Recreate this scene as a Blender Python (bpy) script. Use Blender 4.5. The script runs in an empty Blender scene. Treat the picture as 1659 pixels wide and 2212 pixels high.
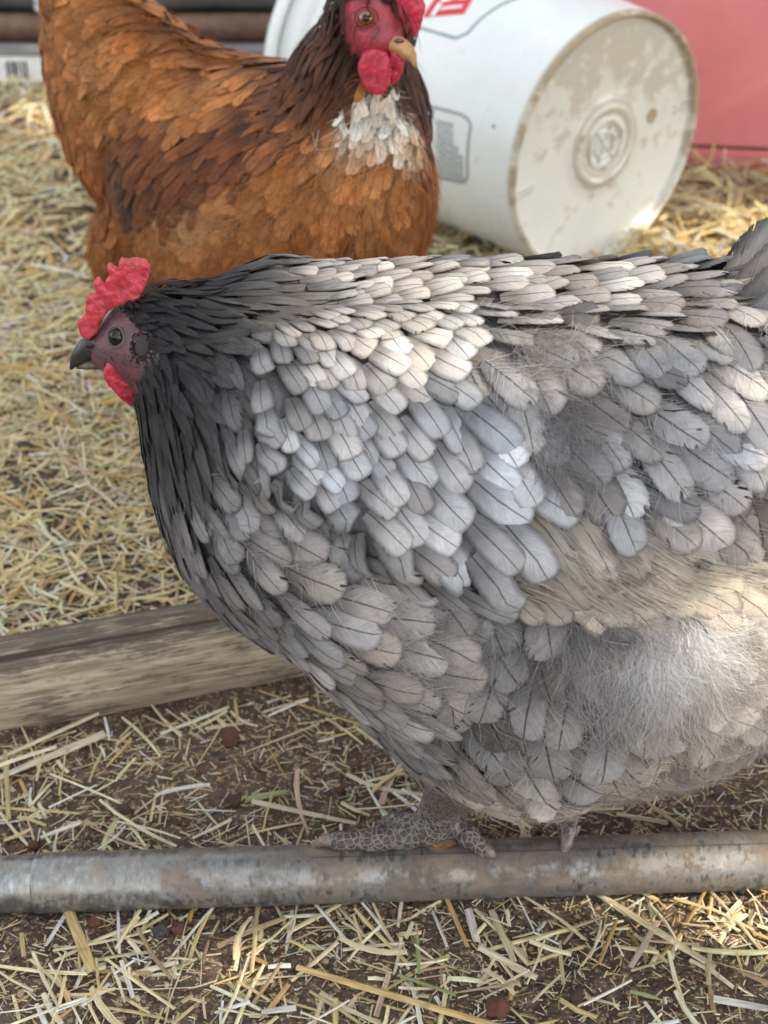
import bpy, bmesh, math, random
import numpy as np
from mathutils import Vector, Matrix, noise
from mathutils.bvhtree import BVHTree
R = math.radians
rng = np.random.default_rng(11)
random.seed(11)
sc = bpy.context.scene
COL = sc.collection

# ------------------------------------------------------------------ camera, sky, sun, exposure
TH = R(32); F = 3323.0; CH = 0.6357
cd = bpy.data.cameras.new('camera'); cam = bpy.data.objects.new('camera', cd); COL.objects.link(cam)
cam.location = (0, 0, CH); cam.rotation_euler = (R(90) - TH, 0, 0)
cd.sensor_fit = 'HORIZONTAL'; cd.sensor_width = 36; cd.lens = 36 * F / 1659
cd.clip_start = 0.01; cd.clip_end = 500
cd.dof.use_dof = True; cd.dof.focus_distance = 0.745; cd.dof.aperture_fstop = 16
sc.camera = cam

SUN_EL, SUN_AZ = R(38), R(104)            # azimuth measured clockwise from +Y
SD = Vector((math.sin(SUN_AZ) * math.cos(SUN_EL), math.cos(SUN_AZ) * math.cos(SUN_EL), math.sin(SUN_EL)))
w = bpy.data.worlds.new('World'); sc.world = w; w.use_nodes = True
wn = w.node_tree; wn.nodes.clear()
sky = wn.nodes.new('ShaderNodeTexSky'); sky.sky_type = 'NISHITA'; sky.sun_disc = False
sky.sun_elevation = SUN_EL; sky.sun_rotation = SUN_AZ; sky.dust_density = 3.0; sky.air_density = 1.0; sky.ozone_density = 0.6
hs = wn.nodes.new('ShaderNodeHueSaturation'); hs.inputs['Saturation'].default_value = 0.22
bg = wn.nodes.new('ShaderNodeBackground'); bg.inputs['Strength'].default_value = 0.15
wo = wn.nodes.new('ShaderNodeOutputWorld')
wn.links.new(sky.outputs[0], hs.inputs['Color']); wn.links.new(hs.outputs[0], bg.inputs['Color']); wn.links.new(bg.outputs[0], wo.inputs[0])
sl = bpy.data.lights.new('sun', 'SUN'); sl.energy = 2.3; sl.angle = R(0.5); sl.color = (1, .86, .66)
sun = bpy.data.objects.new('sun', sl); COL.objects.link(sun)
sun.rotation_euler = SD.to_track_quat('Z', 'Y').to_euler(); sun.location = SD * 8
sc.view_settings.view_transform = 'Standard'; sc.view_settings.look = 'None'
sc.view_settings.exposure = 1.98; sc.view_settings.gamma = 1; sc.view_settings.use_curve_mapping = False
sc.render.engine = 'CYCLES'
sc.cycles.transparent_max_bounces = 40; sc.cycles.max_bounces = 7
sc.cycles.use_denoising = True

# ------------------------------------------------------------------ geometry of the view, used to measure places
FW = np.array([0, math.cos(TH), -math.sin(TH)]); UP = np.array([0, math.sin(TH), math.cos(TH)]); CP = np.array([0, 0, CH])
FWv, CPv = Vector(FW), Vector(CP)
def ray(px, py):
    return FW + np.array([1., 0, 0]) * (px - 829.5) / F - UP * (py - 1106) / F
def ground(px, py, z=0.0):
    d = ray(px, py); return CP + d * ((z - CH) / d[2])
def onY(px, py, Y):
    d = ray(px, py); return CP + d * (Y / d[1])
def proj(P):
    d = np.asarray(P, float) - CP; z = d @ FW
    return 829.5 + F * d[..., 0] / z, 1106 - F * (d @ UP) / z

# ------------------------------------------------------------------ object helpers
def tag(o, label=None, cat=None, group=None, kind=None):
    if label: o['label'] = label
    if cat: o['category'] = cat
    if group: o['group'] = group
    if kind: o['kind'] = kind
    return o
def link(name, me, m=None, parent=None):
    o = bpy.data.objects.new(name, me); COL.objects.link(o)
    if m is not None and len(me.materials) == 0: me.materials.append(m)
    if parent is not None: o.parent = parent; o.matrix_parent_inverse = Matrix.Translation(parent.location).inverted()
    return o
def empty(name, loc, label, cat, group=None):
    o = bpy.data.objects.new(name, None); COL.objects.link(o); o.location = loc; o.empty_display_size = .02
    return tag(o, label, cat, group)
def pymesh(name, v, f, smooth=True, uv=None, tint=None):
    me = bpy.data.meshes.new(name)
    me.from_pydata([tuple(p) for p in v], [], [tuple(q) for q in f])
    finish(me, smooth, uv, tint); return me
def finish(me, smooth=True, uv=None, tint=None):
    if smooth: me.polygons.foreach_set('use_smooth', np.ones(len(me.polygons), bool))
    if uv is not None:
        li = np.empty(len(me.loops), np.int32); me.loops.foreach_get('vertex_index', li)
        l = me.uv_layers.new(name='UVMap'); l.data.foreach_set('uv', np.asarray(uv, np.float32)[li].ravel())
    if tint is not None:
        a = me.attributes.new('tint', 'FLOAT_COLOR', 'POINT'); a.data.foreach_set('color', np.asarray(tint, np.float32).ravel())
    me.update()
def npmesh(name, V, Q, T=None, smooth=True, uv=None, tint=None):
    """fast mesh from arrays: quads Q, tris T"""
    me = bpy.data.meshes.new(name); V = np.asarray(V, np.float32)
    me.vertices.add(len(V)); me.vertices.foreach_set('co', V.ravel())
    Q = np.zeros((0, 4), np.int32) if Q is None else np.asarray(Q, np.int32)
    T = np.zeros((0, 3), np.int32) if T is None else np.asarray(T, np.int32)
    me.loops.add(Q.size + T.size); me.loops.foreach_set('vertex_index', np.concatenate([Q.ravel(), T.ravel()]))
    me.polygons.add(len(Q) + len(T))
    st = np.concatenate([np.arange(len(Q)) * 4, Q.size + np.arange(len(T)) * 3])
    me.polygons.foreach_set('loop_start', st.astype(np.int32))
    me.update(calc_edges=True); finish(me, smooth, uv, tint); me.validate(); return me
def tube(pts, rad, n=12, squash=None, cap=True):
    """rings along a polyline; squash = ratio of vertical radius"""
    pts = [Vector(p) for p in pts]; V, Fc = [], []
    for i, p in enumerate(pts):
        t = (pts[min(i + 1, len(pts) - 1)] - pts[max(i - 1, 0)]).normalized()
        a = t.cross(Vector((0, 0, 1)))
        if a.length < 1e-3: a = t.cross(Vector((0, 1, 0)))
        a.normalize(); b = a.cross(t).normalized()
        r = rad[i]; rb = r * (squash[i] if squash else 1)
        for k in range(n):
            q = 2 * math.pi * k / n
            V.append(p + a * (r * math.cos(q)) + b * (rb * math.sin(q)))
    m = len(pts)
    for i in range(m - 1):
        for k in range(n):
            k2 = (k + 1) % n
            Fc.append((i * n + k, i * n + k2, (i + 1) * n + k2, (i + 1) * n + k))
    if cap:
        Fc.append(tuple(range(n - 1, -1, -1))); Fc.append(tuple((m - 1) * n + k for k in range(n)))
    return V, Fc
def smooth_path(ctrl, n):
    """Catmull-Rom through rows of numbers"""
    c = np.asarray(ctrl, float); c = np.vstack([2 * c[0] - c[1], c, 2 * c[-1] - c[-2]])
    out = []
    for s in np.linspace(0, len(c) - 3 - 1e-6, n):
        i = int(s); t = s - i; a, b, d, e = c[i:i + 4]
        out.append(.5 * (2 * b + (d - a) * t + (2 * a - 5 * b + 4 * d - e) * t * t + (3 * b - a - 3 * d + e) * t ** 3))
    return np.array(out)
def box(bm, c, s, rz=0):
    r = bmesh.ops.create_cube(bm, size=1)
    M = Matrix.Translation(c) @ Matrix.Rotation(rz, 4, 'Z') @ Matrix.Diagonal((s[0], s[1], s[2], 1))
    bmesh.ops.transform(bm, matrix=M, verts=r['verts']); return r['verts']
def bm_mesh(bm, name, bevel=0, seg=2):
    if bevel: bmesh.ops.bevel(bm, geom=bm.edges[:], offset=bevel, segments=seg, affect='EDGES', clamp_overlap=True)
    me = bpy.data.meshes.new(name); bm.to_mesh(me); bm.free(); return me
def bake(o):
    dg = bpy.context.evaluated_depsgraph_get(); dg.update()
    me = bpy.data.meshes.new_from_object(o.evaluated_get(dg)); o.modifiers.clear(); o.data = me
    me.polygons.foreach_set('use_smooth', np.ones(len(me.polygons), bool)); return o

# ------------------------------------------------------------------ material helpers
class NT:
    def __init__(s, name):
        s.m = bpy.data.materials.new(name); s.m.use_nodes = True; s.t = s.m.node_tree; s.t.nodes.clear()
        s.out = s.n('ShaderNodeOutputMaterial')
    def n(s, typ, **kw):
        nd = s.t.nodes.new(typ)
        for k, v in kw.items():
            if k.startswith('_'): setattr(nd, k[1:], v)
        for k, v in kw.items():
            if k.startswith('_'): continue
            key = int(k[1:]) if k[0] == 'i' and k[1:].isdigit() else k.replace('__', ' ')
            s.put(nd.inputs[key], v)
        return nd
    def put(s, sock, v):
        if isinstance(v, bpy.types.NodeSocket): s.t.links.new(v, sock)
        elif isinstance(v, bpy.types.Node): s.t.links.new(v.outputs[0], sock)
        else:
            if isinstance(v, tuple) and len(v) == 3 and sock.type == 'RGBA': v = (*v, 1)
            sock.default_value = v
    def math(s, op, a, b=0.0, c=0.0, clamp=False):
        nd = s.n('ShaderNodeMath', _operation=op, _use_clamp=clamp, i0=a, i1=b, i2=c); return nd.outputs[0]
    def step(s, x, a, b):
        nd = s.n('ShaderNodeMapRange', _interpolation_type='SMOOTHSTEP', i0=x, i1=a, i2=b, i3=0.0, i4=1.0); return nd.outputs[0]
    def mix(s, f, a, b, mode='MIX'):
        nd = s.n('ShaderNodeMix', _data_type='RGBA', _blend_type=mode); s.put(nd.inputs[0], f); s.put(nd.inputs[6], a); s.put(nd.inputs[7], b); return nd.outputs[2]
    def obj(s): return s.n('ShaderNodeTexCoord').outputs['Object']
    def scl(s, v, x, y, z):
        return s.n('ShaderNodeMapping', i0=v, i3=(x, y, z)).outputs[0]
    def noise(s, v, sc_, det=4.0, rough=.55, dist=0.0):
        nd = s.n('ShaderNodeTexNoise', Scale=sc_, Detail=det, Roughness=rough, Distortion=dist)
        if v is not None: s.put(nd.inputs['Vector'], v)
        return nd
    def vor(s, v, sc_, feat='F1'):
        return s.n('ShaderNodeTexVoronoi', _feature=feat, Vector=v, Scale=sc_)
    def ramp(s, f, stops):
        nd = s.n('ShaderNodeValToRGB', i0=f); e = nd.color_ramp.elements
        while len(e) < len(stops): e.new(.5)
        for q, (p, c) in zip(e, stops): q.position = p; q.color = (*c, 1) if len(c) == 3 else c
        return nd.outputs[0]
    def bump(s, h, strength=.5, dist=.001, normal=None):
        nd = s.n('ShaderNodeBump', Strength=strength, Distance=dist, Height=h)
        if normal is not None: s.put(nd.inputs['Normal'], normal)
        return nd.outputs[0]
    def pbsdf(s, **kw):
        nd = s.n('ShaderNodeBsdfPrincipled', **kw); return nd
    def done(s, shader):
        s.put(s.out.inputs[0], shader); return s.m

def attr(N, name='tint'):
    return N.n('ShaderNodeAttribute', _attribute_name=name)

def mat_feather(name, fringe=.16, rough=.62, sheen=.04, streak=1.0):
    """tint.rgb = feather colour, tint.a = how downy; uv = (across, along)"""
    N = NT(name); a = attr(N); uv = N.n('ShaderNodeUVMap', _uv_map='UVMap').outputs[0]
    sp = N.n('ShaderNodeSeparateXYZ', i0=uv); u = sp.outputs[0]; v = sp.outputs[1]
    au = N.math('ABSOLUTE', N.math('MULTIPLY_ADD', u, 2.0, -1.0))
    fl = a.outputs['Alpha']
    rnd = N.math('MULTIPLY', N.n('ShaderNodeSeparateXYZ', i0=a.outputs['Color']).outputs[0], 137.0)
    side = N.math('GREATER_THAN', u, .5)
    b = N.math('MULTIPLY_ADD', au, -.38, v)                      # barbs leave the shaft slantwise
    cv = N.n('ShaderNodeCombineXYZ', i0=N.math('MULTIPLY', au, 1.6), i1=N.math('MULTIPLY', b, 46.0), i2=N.math('ADD', rnd, N.math('MULTIPLY', side, 7.3))).outputs[0]
    st = N.noise(cv, 1.0, 2.0, .6).outputs[0]
    cv2 = N.n('ShaderNodeCombineXYZ', i0=N.math('MULTIPLY', au, .8), i1=N.math('MULTIPLY', b, 11.0), i2=N.math('ADD', rnd, N.math('MULTIPLY', side, 3.1))).outputs[0]
    st2 = N.noise(cv2, 1.0, 2.0, .5).outputs[0]
    mot = N.noise(N.obj(), 260.0, 3.0, .6).outputs[0]
    # colour
    k = N.math('MULTIPLY_ADD', N.math('SUBTRACT', st, .5), .75 * streak, 1.0)
    k = N.math('MULTIPLY', k, N.math('MULTIPLY_ADD', N.math('SUBTRACT', mot, .5), .5, 1.0))
    base = N.math('MULTIPLY_ADD', N.step(v, .18, .74), .63, .39)  # dark downy root, deepened to paint shade between feathers
    vt = N.math('MULTIPLY', N.math('SUBTRACT', v, .76, clamp=True), 1 / .24)
    e = N.math('POWER', N.math('ADD', N.math('POWER', au, 3.2), N.math('POWER', vt, 3.2)), 1 / 3.2)
    edge = N.step(e, .58, .93)
    lace = N.math('MULTIPLY_ADD', N.math('MULTIPLY', edge, N.math('MULTIPLY_ADD', fl, -.9, 1.0, clamp=True)), -.58, 1.0)
    shw = N.math('MULTIPLY_ADD', v, -.035, .062)
    shaft = N.math('MULTIPLY', N.math('LESS_THAN', au, shw), N.math('MULTIPLY_ADD', N.step(v, .90, .97), -1.0, 1.0))
    shk = N.math('MULTIPLY_ADD', shaft, -.70, 1.0)
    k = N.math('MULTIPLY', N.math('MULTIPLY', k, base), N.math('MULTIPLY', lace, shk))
    col = N.mix(1.0, a.outputs['Color'], N.n('ShaderNodeCombineXYZ', i0=k, i1=k, i2=k).outputs[0], 'MULTIPLY')
    # ragged barb ends
    fr = N.math('MULTIPLY_ADD', fl, .55, fringe)
    split = N.math('MULTIPLY', N.math('LESS_THAN', st2, .36), N.math('MULTIPLY_ADD', N.math('FRACT', N.math('MULTIPLY', rnd, 3.17)), 1.5, .15))
    thr = N.math('SUBTRACT', 1.06, N.math('MULTIPLY', fr, N.math('ADD', N.math('MULTIPLY', st, 1.25), split)))
    al = N.math('LESS_THAN', e, thr)
    bp = N.bump(N.math('ADD', st, N.math('MULTIPLY', shaft, -.6)), .45, .0006)
    p = N.pbsdf(Base__Color=col, Roughness=rough, Normal=bp)
    p.inputs['Sheen Weight'].default_value = sheen; p.inputs['Sheen Roughness'].default_value = .5
    p.inputs['Specular IOR Level'].default_value = .22
    tr = N.n('ShaderNodeBsdfTranslucent', Color=col, Normal=bp)
    sh = N.n('ShaderNodeMixShader', i0=.16, i1=p.outputs[0], i2=tr.outputs[0])
    tp = N.n('ShaderNodeBsdfTransparent')
    return N.done(N.n('ShaderNodeMixShader', i0=al, i1=tp.outputs[0], i2=sh.outputs[0]).outputs[0])

def mat_down(name):
    N = NT(name); a = attr(N)
    p = N.pbsdf(Base__Color=a.outputs['Color'], Roughness=.7)
    p.inputs['Sheen Weight'].default_value = .03; p.inputs['Specular IOR Level'].default_value = .12
    tr = N.n('ShaderNodeBsdfTranslucent', Color=a.outputs['Color'])
    return N.done(N.n('ShaderNodeMixShader', i0=.3, i1=p.outputs[0], i2=tr.outputs[0]).outputs[0])

def mat_skin(name, spots=(.02, .015, .015), amt=.35, rough=.45, bumps=900.0, sss=.12):
    N = NT(name); a = attr(N); o = N.obj()
    n = N.noise(o, 420.0, 4.0, .6).outputs[0]; v = N.vor(o, bumps).outputs[0]
    c = N.mix(N.math('MULTIPLY', N.step(n, .50, .68), amt), a.outputs['Color'], (*spots, 1))
    c = N.mix(N.math('MULTIPLY', N.step(v, .25, .6), .35), c, N.mix(1.0, c, (1.7, 1.6, 1.6, 1), 'MULTIPLY'))
    p = N.pbsdf(Base__Color=c, Roughness=rough, Normal=N.bump(N.math('ADD', N.math('MULTIPLY', v, -1.0), n), .35, .0005))
    p.inputs['Subsurface Weight'].default_value = sss; p.inputs['Subsurface Radius'].default_value = (.003, .001, .001)
    return N.done(p.outputs[0])
def mat_plain(name, c, rough=.5, metal=0.0, nscale=60.0, var=.25, bump=.15, spec=.5, coat=0.0):
    N = NT(name); n = N.noise(N.obj(), nscale, 5.0, .6).outputs[0]
    k = N.ramp(n, [(.25, tuple(x * (1 - var) for x in c)), (.75, tuple(min(1, x * (1 + var)) for x in c))])
    p = N.pbsdf(Base__Color=k, Roughness=rough, Metallic=metal, Normal=N.bump(n, bump, .001))
    p.inputs['Specular IOR Level'].default_value = spec; p.inputs['Coat Weight'].default_value = coat
    return N.done(p.outputs[0])

# ------------------------------------------------------------------ ground
def gz(x, y):
    """height of the soil"""
    v = Vector((x, y, 0))
    return .0052 * noise.noise(v * 9) + .0030 * noise.noise(v * 31 + Vector((3, 7, 1))) + .0016 * noise.noise(v * 95)
GXL = ground(0, 1910, .0165); GXR = ground(1659, 1857, .0165)
PIPE_A, PIPE_B = Vector(GXL), Vector(GXR)
def make_ground():
    xs = np.concatenate([-np.geomspace(40, .75, 22), np.arange(-.74, .741, .0055), np.geomspace(.75, 40, 22)])
    ys = np.concatenate([-np.geomspace(40, .25, 20)[:-1], np.arange(-.25, .30, .05), np.arange(.32, 1.0, .0045), np.arange(1.0, 2.4, .009), np.geomspace(2.42, 60, 24)])
    nx, ny = len(xs), len(ys); X, Y = np.meshgrid(xs, ys)
    Z = np.zeros_like(X)
    inner = (np.abs(X) < 1.5) & (Y > .2) & (Y < 3)
    Z[inner] = [gz(a, b) for a, b in zip(X[inner], Y[inner])]
    V = np.stack([X, Y, Z], -1).reshape(-1, 3)
    i = np.arange(ny - 1)[:, None] * nx + np.arange(nx - 1)[None, :]
    Q = np.stack([i, i + 1, i + nx + 1, i + nx], -1).reshape(-1, 4)
    N = NT('soil'); o = N.obj()
    big = N.noise(o, 7.0, 5.0, .6).outputs[0]; mid = N.noise(o, 90.0, 6.0, .7).outputs[0]
    vc = N.vor(o, 330.0); vg = N.vor(o, 700.0)
    soil = N.ramp(mid, [(.28, (.032, .024, .018)), (.5, (.095, .070, .053)), (.72, (.20, .15, .11))])
    soil = N.mix(N.math('MULTIPLY', N.step(big, .42, .68), .55), soil, (.17, .125, .085, 1))
    gr = N.n('ShaderNodeSeparateXYZ', i0=vc.outputs['Color'])
    pale = N.math('MULTIPLY', N.math('GREATER_THAN', gr.outputs[0], .86), N.math('LESS_THAN', vc.outputs[0], .55))
    soil = N.mix(N.math('MULTIPLY', pale, .7), soil, (.40, .29, .16, 1))
    red = N.math('MULTIPLY', N.math('GREATER_THAN', gr.outputs[1], .88), N.math('LESS_THAN', vc.outputs[0], .5))
    soil = N.mix(N.math('MULTIPLY', red, .6), soil, (.17, .07, .04, 1))
    g2 = N.n('ShaderNodeSeparateXYZ', i0=vg.outputs['Color'])
    soil = N.mix(N.math('MULTIPLY', N.math('GREATER_THAN', g2.outputs[2], .9), .5), soil, (.46, .38, .24, 1))
    hgt = N.math('ADD', N.math('MULTIPLY', mid, 2.0), N.math('ADD', N.math('MULTIPLY', vc.outputs[0], -.8), N.math('MULTIPLY', vg.outputs[0], -.4)))
    p = N.pbsdf(Base__Color=soil, Roughness=.95, Normal=N.bump(hgt, .9, .003)); p.inputs['Specular IOR Level'].default_value = .15
    m = N.done(p.outputs[0])
    g = link('ground', npmesh('ground', V, Q), m); tag(g, 'brown soil floor of the chicken run strewn with straw', kind='structure')
make_ground()

# ------------------------------------------------------------------ galvanised pipe
def mat_pipe():
    N = NT('galvanised_steel'); o = N.obj(); s = N.n('ShaderNodeSeparateXYZ', i0=o)
    n1 = N.noise(N.scl(o, 32, 40, 40), 1.0, 6.0, .65).outputs[0]; n2 = N.noise(N.scl(o, 260, 130, 130), 1.0, 4.0, .7).outputs[0]; n3 = N.noise(o, 800.0, 3.0).outputs[0]
    dirt = N.math('ADD', N.math('MULTIPLY', n1, .62), N.math('MULTIPLY', n2, .38))
    ax = N.step(s.outputs[0], -.24, .02)                       # more grime caked on towards the perch end
    dm = N.step(N.math('ADD', dirt, N.math('MULTIPLY', ax, .11)), .53, .67)
    zinc = N.ramp(n2, [(.3, (.15, .15, .145)), (.55, (.26, .26, .245)), (.75, (.42, .46, .48))])
    grime = N.ramp(n1, [(.3, (.050, .040, .032)), (.55, (.105, .084, .066)), (.75, (.19, .16, .125))])
    c = N.mix(dm, zinc, grime)
    tan = N.noise(N.scl(o, 25, 60, 60), 1.0, 5.0, .6).outputs[0]
    c = N.mix(N.math('MULTIPLY', N.step(tan, .52, .66), .45), c, (.24, .185, .12, 1))
    rg = N.math('MULTIPLY_ADD', dm, .45, N.math('MULTIPLY_ADD', n2, .35, .17))
    mt = N.math('MULTIPLY_ADD', dm, -.75, .8)
    p = N.pbsdf(Base__Color=c, Roughness=rg, Metallic=mt, Normal=N.bump(N.math('ADD', n2, N.math('MULTIPLY', n3, .5)), .22, .0006))
    return N.done(p.outputs[0])
PR = .0163
PIPE_M = mat_pipe()
pd = (PIPE_B - PIPE_A).normalized()
def make_pipe():
    jt = Vector(ground(78, 1908, .0165)); t0 = (jt - PIPE_A).dot(pd)
    root = empty('steel_pipe', PIPE_A, 'galvanised steel conduit pipe lying on the ground in front of the grey hen', 'pipe')
    def lathe(prof, n=48):
        V, Fc = tube([PIPE_A + pd * a for a, r in prof], [r for a, r in prof], n); return V, Fc
    s0 = t0
    V, Fc = lathe([(s0 - .0008, PR * .9), (s0, PR * .985), (s0 + .0008, PR * 1.0)] + [(s0 + .002 + k * .02, PR) for k in range(60)])
    link('pipe_length', pymesh('pipe_length', V, Fc), PIPE_M, root)
    V, Fc = lathe([(s0 - .45 + k * .02, PR * .94) for k in range(23)] + [(s0 + .02, PR * .94)])
    link('pipe_end', pymesh('pipe_end', V, Fc), PIPE_M, root)
    # welded seam
    V, Fc = [], []
    sm = mat_plain('seam_metal', (.085, .075, .07), .6, .3)
    up = Vector((0, 0, 1)); sd_ = pd.cross(up).normalized()
    for k in range(40):
        a = .17 + k * .012
        for q in (R(76), R(78.2)):
            V.append(PIPE_A + pd * a + (sd_ * math.cos(q) + up * math.sin(q)) * (PR + .00025 + .00012 * random.random()))
    Fc = [(2 * k, 2 * k + 1, 2 * k + 3, 2 * k + 2) for k in range(39)]
    link('seam', pymesh('seam', V, Fc), sm, root)
make_pipe()

# ------------------------------------------------------------------ weathered timber
def make_timber():
    a0 = Vector(ground(0, 1592)); a1 = Vector(ground(690, 1462))
    d = (a1 - a0).normalized(); back = Vector((-d.y, d.x, 0))
    a0 = a0 - d * .35; L = .80
    # rounded cross-section (distance back, height)
    ht = .056; dp = .088
    prof = [(.004, 0), (.0, .012), (-.002, .026), (.001, .038), (.006, .046), (.0125, .0500), (.0145, .0492), (.0165, .0515), (.022, .0530), (.030, .0538), (.037, .0520), (.043, .046), (.046, .03), (.045, .008), (.041, 0)]
    nL = 110; V, Fc = [], []; n = len(prof)
    for i in range(nL + 1):
        s = L * i / nL
        for j, (b, z) in enumerate(prof):
            w_ = .0012 * noise.noise(Vector((s * 5, j * .9, 1))) + .0006 * noise.noise(Vector((s * 40, j * 3.1, 4)))
            zz = z + w_ + (.0022 * noise.noise(Vector((s * 14, 3, 9))) if j in (6,) else 0)
            V.append(a0 + d * s + back * (b + w_) + Vector((0, 0, zz - .001)))
    for i in range(nL):
        for j in range(n - 1):
            Fc.append((i * n + j, (i + 1) * n + j, (i + 1) * n + j + 1, i * n + j + 1))
    Fc.append(tuple(range(n))); Fc.append(tuple(nL * n + j for j in range(n - 1, -1, -1)))
    N = NT('weathered_wood'); o = N.n('ShaderNodeTexCoord').outputs['Object']
    rot = N.n('ShaderNodeMapping', _vector_type='TEXTURE', i0=o, i1=tuple(a0), i2=(0, 0, math.atan2(d.y, d.x))).outputs[0]
    g1 = N.noise(N.scl(rot, 14, 240, 240), 1.0, 6.0, .65, .4).outputs[0]; g2 = N.noise(N.scl(rot, 60, 900, 900), 1.0, 3.0, .6).outputs[0]
    st = N.noise(N.scl(rot, 22, 75, 75), 1.0, 6.0, .7).outputs[0]
    sz = N.n('ShaderNodeSeparateXYZ', i0=rot)
    c = N.ramp(g1, [(.33, (.19, .148, .105)), (.5, (.335, .275, .195)), (.66, (.47, .40, .295))])
    c = N.mix(N.math('MULTIPLY', N.step(g2, .5, .75), .4), c, (.12, .09, .065, 1))
    top = N.step(sz.outputs[2], .036, .050)
    rot_m = N.step(N.math('ADD', N.math('MULTIPLY_ADD', g2, .35, N.math('MULTIPLY', st, .75)), N.math('MULTIPLY', top, .14)), .55, .68)
    c = N.mix(N.math('MULTIPLY', rot_m, .72), c, (.05, .04, .033, 1))
    crack = N.math('MULTIPLY', N.step(sz.outputs[2], .0478, .0492), N.math('SUBTRACT', 1.0, N.step(sz.outputs[1], .0155, .0175)))
    c = N.mix(N.math('MULTIPLY', crack, N.math('SUBTRACT', 1.0, N.step(sz.outputs[1], .0165, .018))), c, (.055, .04, .03, 1))
    p = N.pbsdf(Base__Color=c, Roughness=.85, Normal=N.bump(N.math('ADD', g1, N.math('MULTIPLY', g2, .7)), .9, .002)); p.inputs['Specular IOR Level'].default_value = .2
    o_ = link('wooden_beam', pymesh('wooden_beam', V, Fc), N.done(p.outputs[0]))
    tag(o_, 'weathered grey brown timber beam lying behind the pipe at left', 'beam')
    return a0, d, back
TIMBER = make_timber()

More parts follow.
